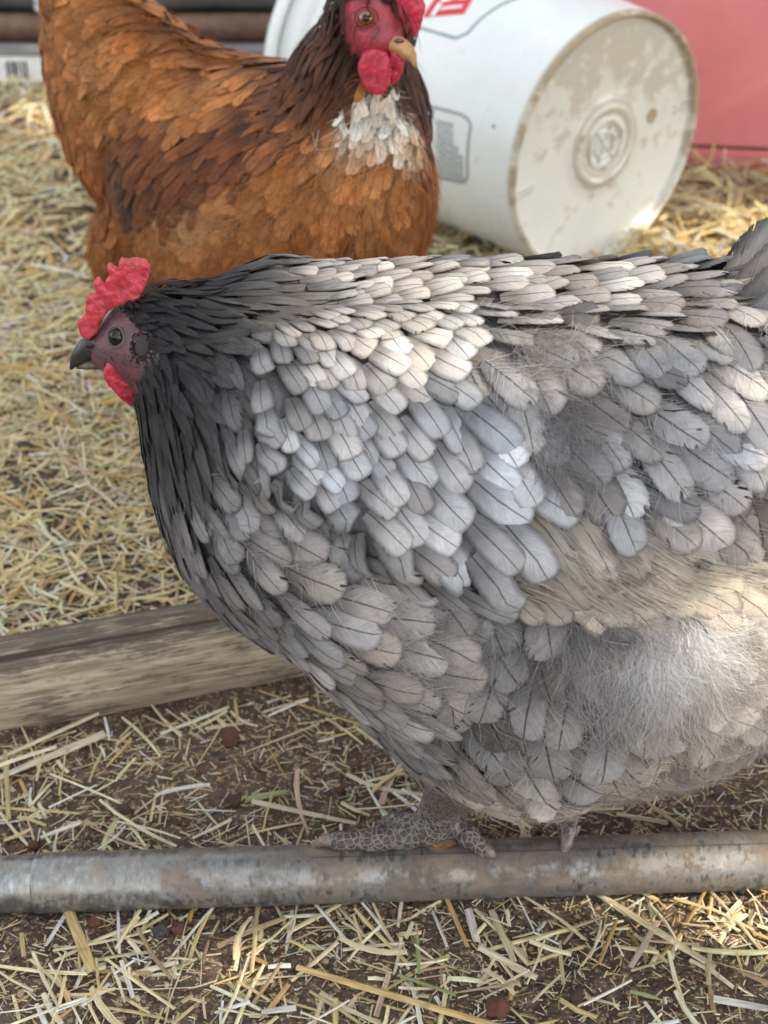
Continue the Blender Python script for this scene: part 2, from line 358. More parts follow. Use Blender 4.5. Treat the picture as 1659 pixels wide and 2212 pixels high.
# ------------------------------------------------------------------ bucket lying on its side
def make_bucket():
    yaw = R(-50.5); tilt = .05; Rb = .1319; H = .372; Rt = Rb * 1.15
    n = Vector((math.cos(tilt) * math.cos(yaw), math.cos(tilt) * math.sin(yaw), -math.sin(tilt)))
    a = n.cross(Vector((0, 0, 1))).normalized(); b = n.cross(a)       # b points down
    c = Vector((.22584, 1.49383, Rb * math.cos(tilt)))
    # local frame: z from the rim (0) to the base (H), x sideways, y up
    M = Matrix((( -a.x, -b.x, n.x, 0), (-a.y, -b.y, n.y, 0), (-a.z, -b.z, n.z, 0), (0, 0, 0, 1)))
    M.translation = c - n * H
    root = empty('bucket', (0, 0, 0), 'dirty white plastic bucket lying on its side beside the red box', 'bucket')
    root.matrix_world = M
    def sub(name, V, Fc, m, smooth=True):
        me = pymesh(name, V, Fc, smooth); o = bpy.data.objects.new(name, me); COL.objects.link(o); me.materials.append(m); o.parent = root; return o
    def rev(prof, seg=96):
        V = [(r * math.cos(2 * math.pi * k / seg), r * math.sin(2 * math.pi * k / seg), z) for r, z in prof for k in range(seg)]
        Fc = [(i * seg + k, i * seg + (k + 1) % seg, (i + 1) * seg + (k + 1) % seg, (i + 1) * seg + k) for i in range(len(prof) - 1) for k in range(seg)]
        return V, Fc
    rad = lambda z: Rt + (Rb - Rt) * z / H
    N = NT('bucket_plastic'); o = N.obj(); s = N.n('ShaderNodeSeparateXYZ', i0=o)
    n1 = N.noise(o, 14.0, 7.0, .68).outputs[0]; n2 = N.noise(o, 55.0, 6.0, .7).outputs[0]; n3 = N.noise(o, 160.0, 4.0).outputs[0]
    c0 = N.ramp(n1, [(.3, (.64, .68, .66)), (.7, (.74, .77, .75))])
    r = N.n('ShaderNodeVectorMath', _operation='LENGTH', i0=N.n('ShaderNodeCombineXYZ', i0=s.outputs[0], i1=s.outputs[1]).outputs[0]).outputs['Value']
    base = N.step(s.outputs[2], H - .012, H - .004)
    upm = N.step(s.outputs[1], -.06, .11)                       # mud dried on one half of the base
    ringm = N.step(r, .117, .126)
    d0 = N.math('ADD', N.math('ADD', N.math('MULTIPLY', n1, .55), N.math('MULTIPLY', n2, .45)), N.math('ADD', N.math('MULTIPLY', upm, .165), N.math('MULTIPLY', ringm, .10)))
    hub = N.math('SUBTRACT', 1.0, N.step(r, .03, .036)); d0 = N.math('ADD', d0, N.math('MULTIPLY', hub, .08))
    grv = N.math('ADD', N.math('MULTIPLY', N.step(r, .0405, .0425), N.math('SUBTRACT', 1.0, N.step(r, .043, .048))), N.math('MULTIPLY', N.step(r, .0295, .033), N.math('SUBTRACT', 1.0, N.step(r, .0335, .036))))
    d0 = N.math('ADD', N.math('MULTIPLY_ADD', N.math('SUBTRACT', d0, .5), 1.5, .5), N.math('MULTIPLY', grv, .14))
    d1 = N.math('ADD', N.math('MULTIPLY_ADD', n2, .5, N.math('MULTIPLY', n1, .5)), N.math('ADD', N.math('MULTIPLY', upm, .115), N.math('ADD', N.math('MULTIPLY', ringm, .045), N.math('ADD', N.math('MULTIPLY', grv, .16), N.math('MULTIPLY', hub, .04)))))
    dm = N.math('MULTIPLY', N.step(d1, .535, .635), base)
    mud = N.ramp(n2, [(.3, (.15, .092, .042)), (.7, (.33, .235, .115))])
    c = c0
    film = N.math('MULTIPLY', base, N.math('MULTIPLY_ADD', upm, .35, .45)); c = N.mix(film, c, (.55, .49, .34, 1))
    c = N.mix(N.math('MULTIPLY', dm, .72), c, mud)
    sc_ = N.math('MULTIPLY', N.step(N.math('ADD', n2, N.math('MULTIPLY', N.math('SUBTRACT', 1.0, N.step(s.outputs[1], -.14, -.03)), .12)), .60, .72), .42)
    c = N.mix(N.math('MULTIPLY', sc_, N.math('SUBTRACT', 1.0, base)), c, (.45, .36, .23, 1))
    p = N.pbsdf(Base__Color=c, Roughness=N.math('MULTIPLY_ADD', dm, .4, .33), Normal=N.bump(N.math('ADD', n3, N.math('MULTIPLY', dm, 2.0)), .12, .001))
    p.inputs['Subsurface Weight'].default_value = .15; p.inputs['Subsurface Radius'].default_value = (.01, .01, .01)
    pm = N.done(p.outputs[0])
    # outer wall, chime at the base, inner wall
    V, Fc = rev([(rad(0) - .003, .0), (rad(0) + .0, .0), (rad(.05), .05), (rad(.15), .15), (rad(.25), .25), (rad(H - .02), H - .02), (rad(H - .006), H - .006), (Rb - .0006, H - .0015), (Rb - .003, H), (Rb - .0055, H - .0015), (Rb - .007, H - .006), (Rb - .008, H - .008)])
    sub('wall', V, Fc, pm)
    V, Fc = rev([(rad(0) - .003, .0), (rad(.1) - .003, .1), (rad(.3) - .003, .3), (Rb - .004, H - .014), (.001, H - .014)])
    sub('inner_wall', V, Fc, pm)
    # rolled rim
    V, Fc = rev([(Rt - .003, -.002), (Rt + .004, -.003), (Rt + .0065, .001), (Rt + .0065, .014), (Rt + .004, .0155), (Rt, .015)]); sub('rim', V, Fc, pm)
    V, Fc = rev([(rad(.05) - .001, .046), (rad(.05) + .0055, .047), (rad(.05) + .0055, .051), (rad(.05) - .001, .052)]); sub('rim_band', V, Fc, pm)
    # moulded base
    prof = [(Rb - .008, H - .008), (.06, H - .0075), (.0415, H - .0075), (.0400, H - .0050), (.0375, H - .0045), (.0350, H - .0068), (.033, H - .0075), (.0255, H - .0078), (.0245, H - .0055), (.0225, H - .0055), (.0215, H - .009), (.0145, H - .0095), (.0135, H - .0068), (.0120, H - .0068), (.011, H - .0095), (.005, H - .0095), (.0045, H - .0055), (.0025, H - .005), (.0001, H - .005)]
    V, Fc = rev(prof); sub('base', V, Fc, pm)
    for k in range(6):
        q = k * math.pi / 3 + .2; bm = bmesh.new(); box(bm, (math.cos(q) * .0125, math.sin(q) * .0125, H - .0081), (.019, .0022, .003), q)
        o_ = link('spoke', bm_mesh(bm, 'spoke', .0004, 1), pm); o_.parent = root
    for q in (R(192), R(9)):
        for dz in (-.0035, .0035):
            bm = bmesh.new(); box(bm, (math.cos(q) * .1115 - math.sin(q) * dz, math.sin(q) * .1115 + math.cos(q) * dz, H - .0065), (.024, .0022, .004), q)
            o_ = link('rib', bm_mesh(bm, 'rib', .0005, 1), pm); o_.parent = root
    V, Fc = rev([(.0085, H - .0077), (.0075, H - .0070), (.004, H - .0068), (.0001, H - .0072)], 24)
    V = [(x + .066, y + .016, z) for x, y, z in V]; sub('gate_mark', V, Fc, mat_plain('mark_brown', (.36, .27, .16), .7))
    # printing wrapped on the wall: s = arc angle, z along the axis
    green = mat_plain('print_green', (.23, .33, .30), .5); grey = mat_plain('print_grey', (.30, .33, .33), .5, nscale=300); red = mat_plain('print_red', (.62, .035, .05), .45); white = mat_plain('print_white', (.82, .82, .80), .45)
    def wrap(ang, z, lift=.0004):
        r_ = rad(z) + lift; return (r_ * math.cos(ang), r_ * math.sin(ang), z)
    def strip(pts, wd, m, name, lift=.0004, closed=False):
        P = []
        for i in range(len(pts) - (0 if closed else 1)):
            p, q = pts[i], pts[(i + 1) % len(pts)]
            nn = max(2, int(math.hypot((q[0] - p[0]) * .14, q[1] - p[1]) / .006))
            P += [(p[0] + (q[0] - p[0]) * k / nn, p[1] + (q[1] - p[1]) * k / nn) for k in range(nn)]
        P.append(pts[0] if closed else pts[-1])
        V, Fc = [], []
        for i, p in enumerate(P):
            q0, q1 = P[max(i - 1, 0)], P[min(i + 1, len(P) - 1)]
            tx, ty = (q1[0] - q0[0]) * .14, q1[1] - q0[1]; l = math.hypot(tx, ty) or 1
            V.append(wrap(p[0] - ty / l * wd / 2 / .14, p[1] + tx / l * wd / 2, lift)); V.append(wrap(p[0] + ty / l * wd / 2 / .14, p[1] - tx / l * wd / 2, lift))
        Fc = [(2 * i, 2 * i + 1, 2 * i + 3, 2 * i + 2) for i in range(len(P) - 1)]
        return sub(name, V, Fc, m)
    def panel(corners, m, name, lift):
        g = 8; V, Fc = [], []
        for i in range(g + 1):
            for j in range(g + 1):
                u, v = i / g, j / g
                x = (1 - u) * (1 - v) * corners[0][0] + u * (1 - v) * corners[1][0] + u * v * corners[2][0] + (1 - u) * v * corners[3][0]
                y = (1 - u) * (1 - v) * corners[0][1] + u * (1 - v) * corners[1][1] + u * v * corners[2][1] + (1 - u) * v * corners[3][1]
                V.append(wrap(x, y, lift))
        Fc = [(i * (g + 1) + j, i * (g + 1) + j + 1, (i + 1) * (g + 1) + j + 1, (i + 1) * (g + 1) + j) for i in range(g) for j in range(g)]
        return sub(name, V, Fc, m)
    def at(px, py):
        """where a spot seen on the wall lies: (angle, z)"""
        Mi = M.inverted(); o0 = Mi @ CPv; d0 = (Mi.to_3x3() @ Vector(ray(px, py))).normalized()
        lo = None
        for k in range(4000):
            q = o0 + d0 * (1.2 + k * .0003)
            if q.xy.length <= rad(q.z): lo = q; break
        return (math.atan2(lo.y, lo.x) % (2 * math.pi), lo.z) if lo else (0, 0)
    return dict(root=root, M=M, strip=strip, panel=panel, at=at, wrap=wrap, sub=sub, green=green, grey=grey, red=red, white=white, rad=rad, H=H)
BK = make_bucket()
def bucket_print():
    at, strip, panel = BK['at'], BK['strip'], BK['panel']
    # outline of the brand panel
    P = [at(*q) for q in [(890, 55), (985, 83), (1010, 72), (1040, 40), (1080, 12), (1118, -4), (1170, -20), (1180, -60)]]
    strip(P, .0032, BK['green'], 'panel_outline')
    # brand patch and its letters
    c = [at(*q) for q in [(912, 39), (1003, 31), (1085, -66), (994, -58)]]
    def inside(u, v, lift):                                     # u runs up round the wall, v from the rim side to the base side
        a = (1 - u) * (1 - v) * c[0][0] + (1 - u) * v * c[1][0] + u * v * c[2][0] + u * (1 - v) * c[3][0]
        z = (1 - u) * (1 - v) * c[0][1] + (1 - u) * v * c[1][1] + u * v * c[2][1] + u * (1 - v) * c[3][1]
        return BK['wrap'](a, z, lift)
    g = 12; V = [inside(i / g, k / g, .0004) for i in range(g + 1) for k in range(g + 1)]
    BK['sub']('brand_patch', V, [(i * (g + 1) + k, i * (g + 1) + k + 1, (i + 1) * (g + 1) + k + 1, (i + 1) * (g + 1) + k) for i in range(g) for k in range(g)], BK['red'])
    fc = bpy.data.curves.new('letters', 'FONT'); fc.body = 'TSC'; fc.size = 1; fc.align_x = 'LEFT'; fc.offset = .02
    fo = bpy.data.objects.new('letters', fc); COL.objects.link(fo)
    dg = bpy.context.evaluated_depsgraph_get(); me = bpy.data.meshes.new_from_object(fo.evaluated_get(dg)); bpy.data.objects.remove(fo)
    bm = bmesh.new(); bm.from_mesh(me); bmesh.ops.triangulate(bm, faces=bm.faces[:]); bmesh.ops.subdivide_edges(bm, edges=bm.edges[:], cuts=1); bm.to_mesh(me); bm.free()
    wd = max(v.co.x for v in me.vertices); hg = max(v.co.y for v in me.vertices)
    for v in me.vertices: v.co = inside(.01 + .70 * v.co.x / wd, .84 - .66 * v.co.y / hg, .0009)
    o = bpy.data.objects.new('brand_letters', me); COL.objects.link(o); me.materials.append(BK['white']); o.parent = BK['root']
    # warning panel: rounded outline, column rule, lines of small print
    T = [at(*q) for q in [(905, 223), (995, 247), (1010, 256), (1018, 270), (1011, 380), (1004, 393), (990, 393), (900, 372)]]
    strip(T, .0034, BK['grey'], 'notice_outline')
    strip([at(938, 234), at(930, 380)], .0024, BK['grey'], 'notice_rule')
    V, Fc = [], []
    r_ = random.Random(5)
    for (x0, x1, y0, y1, nl) in ((917, 932, 250, 372, 4), (943, 1002, 258, 385, 11)):
        for k in range(nl):
            f = (k + .5) / nl; px = x0 + (x1 - x0) * f; yt = y0 + (px - x0) * .22; yb = y1 + (px - x0) * .1
            if k > nl * .62: yt += 48 if k < nl - 2 else 66
            y = yt
            while y < yb:
                ln = r_.uniform(5, 15); A, B = at(px, y), at(px, min(y + ln, yb)); wd = (x1 - x0) / nl * .00036
                i = len(V)
                for q, s in ((A, -1), (A, 1), (B, 1), (B, -1)): V.append(BK['wrap'](q[0], q[1] + s * wd * .5, .0005))
                Fc.append((i, i + 1, i + 2, i + 3)); y += ln + r_.uniform(1.5, 4)
    o = BK['sub']('small_print', V, Fc, BK['grey'], False); o['kind'] = 'stuff'
    strip([at(*q) for q in [(900, 503), (960, 515), (1000, 527), (1022, 541)]], .003, BK['grey'], 'panel_outline')
    a = at(1067, 273); V = [BK['wrap'](a[0], a[1], .0009)] + [BK['wrap'](a[0] + .016 * math.cos(t), a[1] + .0022 * math.sin(t), .0004) for t in np.linspace(0, 6.283, 13)[:-1]]
    BK['sub']('print_dot', V, [(0, 1 + k, 1 + (k + 1) % 12) for k in range(12)], BK['green'])
bucket_print()

# ------------------------------------------------------------------ red box
def make_box():
    A = Vector(ground(1505, 366, .006)); B = Vector(ground(1659, 373, .006)); d = (B - A).normalized(); back = Vector((-d.y, d.x, 0)); rz = math.atan2(d.y, d.x)
    A = A - d * .16; L = .95; Hh = .46; D = .45
    N = NT('red_paint'); o = N.obj(); n = N.noise(o, 9.0, 6.0, .65).outputs[0]; n2 = N.noise(o, 240.0, 4.0).outputs[0]; n3 = N.noise(N.scl(o, 6, 6, 30), 1.0, 6.0, .7).outputs[0]
    c = N.ramp(n, [(.3, (.66, .20, .205)), (.7, (.74, .25, .255))])
    c = N.mix(N.math('MULTIPLY', N.step(n3, .58, .72), .35), c, (.33, .16, .09, 1))
    p = N.pbsdf(Base__Color=c, Roughness=.55, Normal=N.bump(n2, .25, .001)); m = N.done(p.outputs[0])
    dk = mat_plain('joint_dark', (.16, .09, .05), .9)  # dark brown for the joint strip and the feet
    root = empty('red_box', A, 'faded red painted box standing on the straw behind the bucket', 'box')
    def slab(name, s0, s1, z0, z1, off, th, mm=m, bev=.003):
        bm = bmesh.new(); c_ = A + d * ((s0 + s1) / 2) + back * (off + th / 2); box(bm, (c_.x, c_.y, (z0 + z1) / 2), (s1 - s0, th, z1 - z0), rz)
        link(name, bm_mesh(bm, name, bev), mm, root)
    slab('front_panel', 0, L, .034, Hh, .004, .02)
    slab('base_rail', -.002, L + .002, .006, .030, 0, .026)
    slab('joint', .002, L - .002, .028, .036, .008, .012, dk, .0005)
    slab('back_panel', 0, L, .01, Hh, D, .02)
    for s in (0, L - .02):
        bm = bmesh.new(); c_ = A + d * (s + .01) + back * (D / 2 + .011); box(bm, (c_.x, c_.y, Hh / 2 + .01), (.0196, D - .028, Hh - .02), rz); link('side_panel', bm_mesh(bm, 'side_panel', .002), m, root)
    bm = bmesh.new(); c_ = A + d * (L / 2) + back * (D / 2); box(bm, (c_.x, c_.y, Hh + .012), (L + .03, D + .05, .022), rz); link('lid', bm_mesh(bm, 'lid', .004), m, root)
    for s in (.03, L - .03):
        for b in (.05, D - .05):
            bm = bmesh.new(); c_ = A + d * s + back * b; box(bm, (c_.x, c_.y, .002), (.04, .04, .016), rz); link('foot', bm_mesh(bm, 'foot', .002), dk, root)
make_box()

# ------------------------------------------------------------------ stacked lengths of pipe and board at the back
def make_pile():
    grey = mat_plain('grey_board', (.17, .165, .155), .85, nscale=30, var=.4)
    dark = mat_plain('dark_board', (.055, .05, .042), .9, nscale=40, var=.4)
    rust = mat_plain('rusted_steel', (.13, .078, .052), .7, .35, nscale=50, var=.5)
    logm = mat_plain('grey_log', (.15, .152, .135), .9, nscale=18, var=.5)
    def bd(name, x0, x1, Yc, dy, z0, z1, m, label, cat):
        bm = bmesh.new(); box(bm, ((x0 + x1) / 2, Yc, (z0 + z1) / 2), (x1 - x0, dy, z1 - z0)); o = link(name, bm_mesh(bm, name, .004), m); return tag(o, label, cat)
    Yb = 2.15
    zt = lambda py, Y: onY(829, py, Y)[2]
    root = empty('lumber_board', (-.6, Yb, 0), 'grey sawn board with a white barcode sticker, lowest of the pile behind the brown hen', 'board')
    bm = bmesh.new(); box(bm, (-.35, Yb + .045, .021), (1.5, .09, .042)); link('board', bm_mesh(bm, 'board', .003), grey, root)
    wl = mat_plain('sticker_white', (.72, .73, .72), .5); bk = mat_plain('sticker_ink', (.02, .02, .02), .6)
    xs = lambda px: onY(px, 165, Yb)[0]
    bm = bmesh.new(); box(bm, ((xs(-60) + xs(93)) / 2, Yb - .0006, .0205), (xs(93) - xs(-60), .0012, .036)); st = link('sticker', bm_mesh(bm, 'sticker'), wl, root)
    for a, b_ in ((17, 22), (25, 28), (31, 38), (41, 44), (48, 52), (56, 62)):
        bm = bmesh.new(); box(bm, ((xs(a) + xs(b_)) / 2, Yb - .0016, .021), (xs(b_) - xs(a), .0008, .024)); link('barcode_bar', bm_mesh(bm, 'barcode_bar'), bk, st)
    bd('dark_board', -1.1, .55, Yb + .13, .07, 0, .066, dark, 'dark weathered board behind the barcoded one at the back', 'board')
    Yp = Yb + .07; V, Fc = tube([(-1.15 + k * .1, Yp, .042 + .0185) for k in range(17)], [.0185] * 17, 24)
    o = link('rusty_pipe', pymesh('rusty_pipe', V, Fc), rust); tag(o, 'rusty brown steel pipe resting on the barcoded board behind the brown hen', 'pipe')
    Yl = Yb + .15; V, Fc = tube([(-1.2 + k * .05, Yl + .004 * math.sin(k), .066 + .037 + .002 * math.sin(k * 1.7)) for k in range(36)], [.037 + .0015 * math.sin(k * 2.3) for k in range(36)], 24)
    o = link('grey_log', pymesh('grey_log', V, Fc), logm); tag(o, 'grey weathered log on top of the dark board at the back', 'log')
    w_root = empty('plank_wall', (0, Yb + .42, 0), 'dark plank wall closing the run behind the pile', 'wall')
    for k in range(9):
        bm = bmesh.new(); box(bm, (.05, Yb + .42 + .004 * (k % 2), .07 + k * .14), (4.2, .022, .134)); link('plank', bm_mesh(bm, 'plank', .003), grey if k % 3 else dark, w_root)
    # crumpled wrapper
    bm = bmesh.new(); bmesh.ops.create_icosphere(bm, subdivisions=3, radius=.02)
    c_ = Vector(onY(108, 8, Yb + .08))
    for v in bm.verts: v.co *= 1 + .55 * noise.noise(v.co * 90); 
    bmesh.ops.translate(bm, verts=bm.verts, vec=(c_.x, c_.y, .079 + .016))
    o = link('crumpled_wrapper', bm_mesh(bm, 'crumpled_wrapper'), mat_plain('wrapper_film', (.55, .6, .68), .2, nscale=120, var=.5)); tag(o, 'crumpled bluish plastic wrapper on the rusty pipe beside the brown hen tail', 'wrapper')
make_pile()

# ------------------------------------------------------------------ hens: shared tools
PAL = dict(blk=(.011, .0105, .012), ink=(.023, .022, .023), dk=(.052, .050, .050), dm=(.115, .110, .109), md=(.190, .182, .180), gr=(.262, .256, .256), lt=(.345, .338, .338),
           bl=(.372, .376, .390), bb=(.43, .440, .458), tan=(.345, .307, .262), tn2=(.44, .395, .335), wh=(.60, .595, .60), wg=(.385, .36, .335),
           o1=(.31, .112, .029), o2=(.41, .168, .050), o3=(.48, .225, .080), od=(.165, .052, .016), ob=(.075, .024, .010), oc=(.50, .29, .14), ow=(.78, .71, .60), od2=(.045, .016, .009))
def in_poly(x, y, poly):
    c = False; j = len(poly) - 1
    for i in range(len(poly)):
        xi, yi = poly[i]; xj, yj = poly[j]
        if (yi > y) != (yj > y) and x < (xj - xi) * (y - yi) / (yj - yi) + xi: c = not c
        j = i
    return c
class Region:
    def __init__(s, name, poly, ctl, lift=.002, H=.003, shape='round', fluff=.1, camber=.12, along=.36, across=.60, curl=0.0, jit=6, tiltr=.25, parts=True, kl=1.28, kw=1.16, barbs=0, vary=1.0):
        s.kl, s.kw, s.barbs, s.vary = kl, kw, barbs, vary
        s.name, s.poly, s.lift, s.H, s.shape, s.fluff, s.camber, s.along, s.across, s.curl, s.jit, s.tiltr, s.parts = name, poly, lift, H, shape, fluff, camber, along, across, curl, jit, tiltr, parts
        s.P = np.array([c[:2] for c in ctl], float); s.A = np.radians([c[2] for c in ctl]); s.L = np.array([c[3] for c in ctl], float); s.W = np.array([c[4] for c in ctl], float)
        s.C = np.array([PAL[c[5]] for c in ctl])
    def at(s, x, y):
        d2 = ((s.P - (x, y)) ** 2).sum(1) + 400; wt = 1 / d2 ** 1.5; wt /= wt.sum()
        a = math.atan2((wt * np.sin(s.A)).sum(), (wt * np.cos(s.A)).sum())
        return a, float((wt * s.L).sum()) * s.kl, float((wt * s.W).sum()) * s.kw, wt @ s.C
SHAPES = {'round': ([0, .25, .5, .70, .86, .955, 1.0], [.42, .80, .98, 1.0, .88, .62, .34]),
          'blunt': ([0, .25, .5, .72, .89, .97, 1.0], [.60, .90, .99, 1.0, .94, .74, .50]),
          'lance': ([0, .22, .45, .65, .82, .94, 1.0], [.55, .9, 1.0, .86, .60, .32, .10])}
US = np.array([-1, -.52, 0, .52, 1.0])
class Hen:
    def __init__(s, bvh, Yc, scale, regions, default):
        s.bvh, s.Yc, s.S, s.regs, s.default = bvh, Yc, scale, regions, default
        s.single = []; s.V = []; s.UV = []; s.T = []; s.dV = []; s.dT = []; s.dQ = []; s.dTr = []; s.dn = 0; s.bV = []; s.bT = []; s.bn = 0; s.treg = None
    mott, mfreq = .22, 34.0
    def find(s, px, py):
        for r in s.regs:
            if in_poly(px, py, r.poly): return r
        return s.default
    def img_dir(s, p, n, ang):
        v = Vector((math.cos(ang), 0, 0)) - Vector(UP) * math.sin(ang)
        vw = (p - CPv).normalized(); d = n.dot(vw)
        o = v - n * v.dot(n)
        if d < -.12:
            sl = v - vw * (v.dot(n) / d)
            k = min(1, (-d - .12) / .25); o = o.normalized() * (1 - k) + sl.normalized() * k
        return (o - n * o.dot(n)).normalized()
    def field(s, p, n):
        """style, 3D direction, length, width, colour for a root on the body; the far half copies the near half"""
        mir = p.y > s.Yc(p.x)
        q, m = p, n
        if mir:
            q0 = Vector((p.x, 2 * s.Yc(p.x) - p.y, p.z)); q, m, _, _ = s.bvh.find_nearest(q0)
        px, py = proj(q); r = s.find(px, py); a, L, W, c = r.at(px, py)
        d = s.img_dir(q, m, a)
        if mir: d = Vector((abs(d.x) + .9, -d.y * .3, d.z * .6)); d = (d - n * d.dot(n)).normalized()
        return r, d, L / s.S, W / s.S, c, px, py, mir
    def feather(s, p, n, d, L, W, lift, H, shape, camber, curl=0.0, tilt=0.0, flat=False):
        ts, ws = SHAPES[shape]; out = []; t0 = 0; pos = p.copy(); nn = n.copy(); dd = d.copy()
        for t, wv in zip(ts, ws):
            st = (t - t0) * L
            if st > 0:
                k = 2 if st > .012 else 1
                for _ in range(k):
                    pos = pos + dd * (st / k)
                    if not flat:
                        pos, nn, _, _ = s.bvh.find_nearest(pos)
                    dd = (dd - nn * dd.dot(nn)).normalized()
                if curl: dd = Matrix.Rotation(curl * (t - t0), 3, nn) @ dd
            t0 = t; sd = nn.cross(dd)
            lf = lift + H * (t ** .8) - H * .55 * max(0, (t - .8) / .2) ** 2
            for u in US:
                o = sd * (u * wv * W * .5)
                z = lf - camber * W * u * u * (.35 + .65 * t) * .5 + tilt * u * W * .5 * t
                q = pos + o
                if not flat and abs(u) > .9:
                    loc, n2, _, dist = s.bvh.find_nearest(q)
                    dz = (q - loc).dot(nn); q = q - nn * (dz * .8)
                out.append(q + nn * z)
        return out
    def add(s, verts, tint, single):
        uv = [((u * .5 + .5), t) for t in np.linspace(0, 1, 7) for u in US]
        return verts, uv, tint, single
    def strands(s, n_try, accept, length, width, spread=.5, lift=(.002, .010), seed=1, wild=.3):
        """down: curved tapering barbs; accept(px,py,region) gives the keep probability"""
        rs = np.random.default_rng(seed)
        if s.treg is None: s.tri_regions()
        wt = s.areas * np.array([accept(a, b, r) if r is not None else 0 for a, b, r in zip(s.tx, s.ty, s.treg)]); wt /= wt.sum()
        tri = s.tris; pick = rs.choice(len(tri), n_try, p=wt); b = rs.random((n_try, 2)); fl = b.sum(1) > 1; b[fl] = 1 - b[fl]
        P0 = s.vco[tri[pick, 0]] * (1 - b.sum(1))[:, None] + s.vco[tri[pick, 1]] * b[:, :1] + s.vco[tri[pick, 2]] * b[:, 1:]
        NN = s.nrm[pick]
        px, py = proj(P0)
        for i in range(n_try):
            p = Vector(P0[i]); n = Vector(NN[i])
            r = s.treg[pick[i]]
            a, L, W, c = r.at(px[i], py[i])
            cn = noise.noise(p * 60); cm = noise.noise(p * 140 + Vector((5, 1, 9)))
            d = s.img_dir(p, n, a + rs.normal() * spread * .55 + cn * spread * 1.9)
            L = length * rs.uniform(.5, 1.3); lf = rs.uniform(*lift)
            sd = n.cross(d).normalized(); bend = rs.normal() * wild
            w0 = width * rs.uniform(.6, 1.3); base = p + n * (r.lift * .8 + .0005)
            pts = []
            for t in (0, .4, .75, 1):
                pts.append(base + d * (L * t) + n * (lf * (t - .45 * t * t)) + sd * (bend * L * t * t))
            dirw = (sd + n * rs.normal() * .5).normalized()
            for q, w_ in zip(pts[:3], (1, .8, .5)):
                s.dV.append(q + dirw * w0 * w_ * .5); s.dV.append(q - dirw * w0 * w_ * .5)
            s.dV.append(pts[3]); j = s.dn; s.dn += 7
            cc = np.clip(c * rs.uniform(.82, 1.22) * (1 + .55 * cm), 0, .8); s.dT += [(*cc, 1)] * 7
    def barb(s, vs, n, c, m, W, rs):
        A = np.array(vs).reshape(7, 5, 3); ts = np.array(SHAPES['round'][0]); n = np.array(n)
        t = rs.random(m) ** 1.3 * .80; sg = rs.integers(0, 2, m) * 4
        ce = np.stack([np.interp(t, ts, A[:, 2, k]) for k in range(3)], 1)
        ed = np.stack([np.where(sg == 0, np.interp(t, ts, A[:, 0, k]), np.interp(t, ts, A[:, 4, k])) for k in range(3)], 1)
        sh = (A[6, 2] - A[0, 2]); sh = sh / np.linalg.norm(sh)
        l = W * rs.uniform(.45, .95, m)[:, None]; sd = ed - ce; sd /= np.linalg.norm(sd, axis=1)[:, None] + 1e-9
        slant = rs.uniform(.35, 1.3, m)[:, None]; d = sd + sh * slant; d /= np.linalg.norm(d, axis=1)[:, None]
        up = n * (W * rs.uniform(.02, .20, m)[:, None]); rnd = rs.normal(size=(m, 3)) * (W * .12)
        P = [ce + n * .0004, ce + d * l * .45 + up * .75 + rnd * .2, ce + d * l * .8 + sh * l * .12 + up + rnd * .55, ce + d * l + sh * l * .28 + up * .9 + rnd]
        w0 = (.00021 * rs.uniform(.6, 1.3, m))[:, None]; wd = np.cross(d, n + rs.normal(size=(m, 3)) * .4); wd /= np.linalg.norm(wd, axis=1)[:, None] + 1e-9; wd = wd * w0 * .5
        V = np.stack([P[0] + wd, P[0] - wd, P[1] + wd * .85, P[1] - wd * .85, P[2] + wd * .6, P[2] - wd * .6, P[3]], 1)
        cc = np.clip(np.array(c) * rs.uniform(.82, 1.25, m)[:, None], 0, .82)
        s.bV.append(V.reshape(-1, 3)); s.bT.append(np.repeat(np.concatenate([cc, np.ones((m, 1))], 1), 7, 0)); s.bn += m
    def tri_regions(s):
        cen = s.vco[s.tris].mean(1); px, py = proj(cen); vw = cen - CP; vw /= np.linalg.norm(vw, axis=1)[:, None]
        s.tvis = ((s.nrm * vw).sum(1) < .25) & (cen[:, 1] < np.array([s.Yc(x) for x in cen[:, 0]]) + .02); s.tx, s.ty = px, py
        s.treg = [s.find(a, b) if v else None for a, b, v in zip(px, py, s.tvis)]
    def surface(s, me):
        me.calc_loop_triangles(); n = len(me.loop_triangles)
        t = np.empty(n * 3, np.int32); me.loop_triangles.foreach_get('vertices', t); s.tris = t.reshape(-1, 3)
        v = np.empty(len(me.vertices) * 3, np.float32); me.vertices.foreach_get('co', v); s.vco = v.reshape(-1, 3).astype(float)
        a = np.cross(s.vco[s.tris[:, 1]] - s.vco[s.tris[:, 0]], s.vco[s.tris[:, 2]] - s.vco[s.tris[:, 0]])
        ar = np.linalg.norm(a, axis=1); s.nrm = a / np.maximum(ar, 1e-12)[:, None]; s.areas = ar / ar.sum()
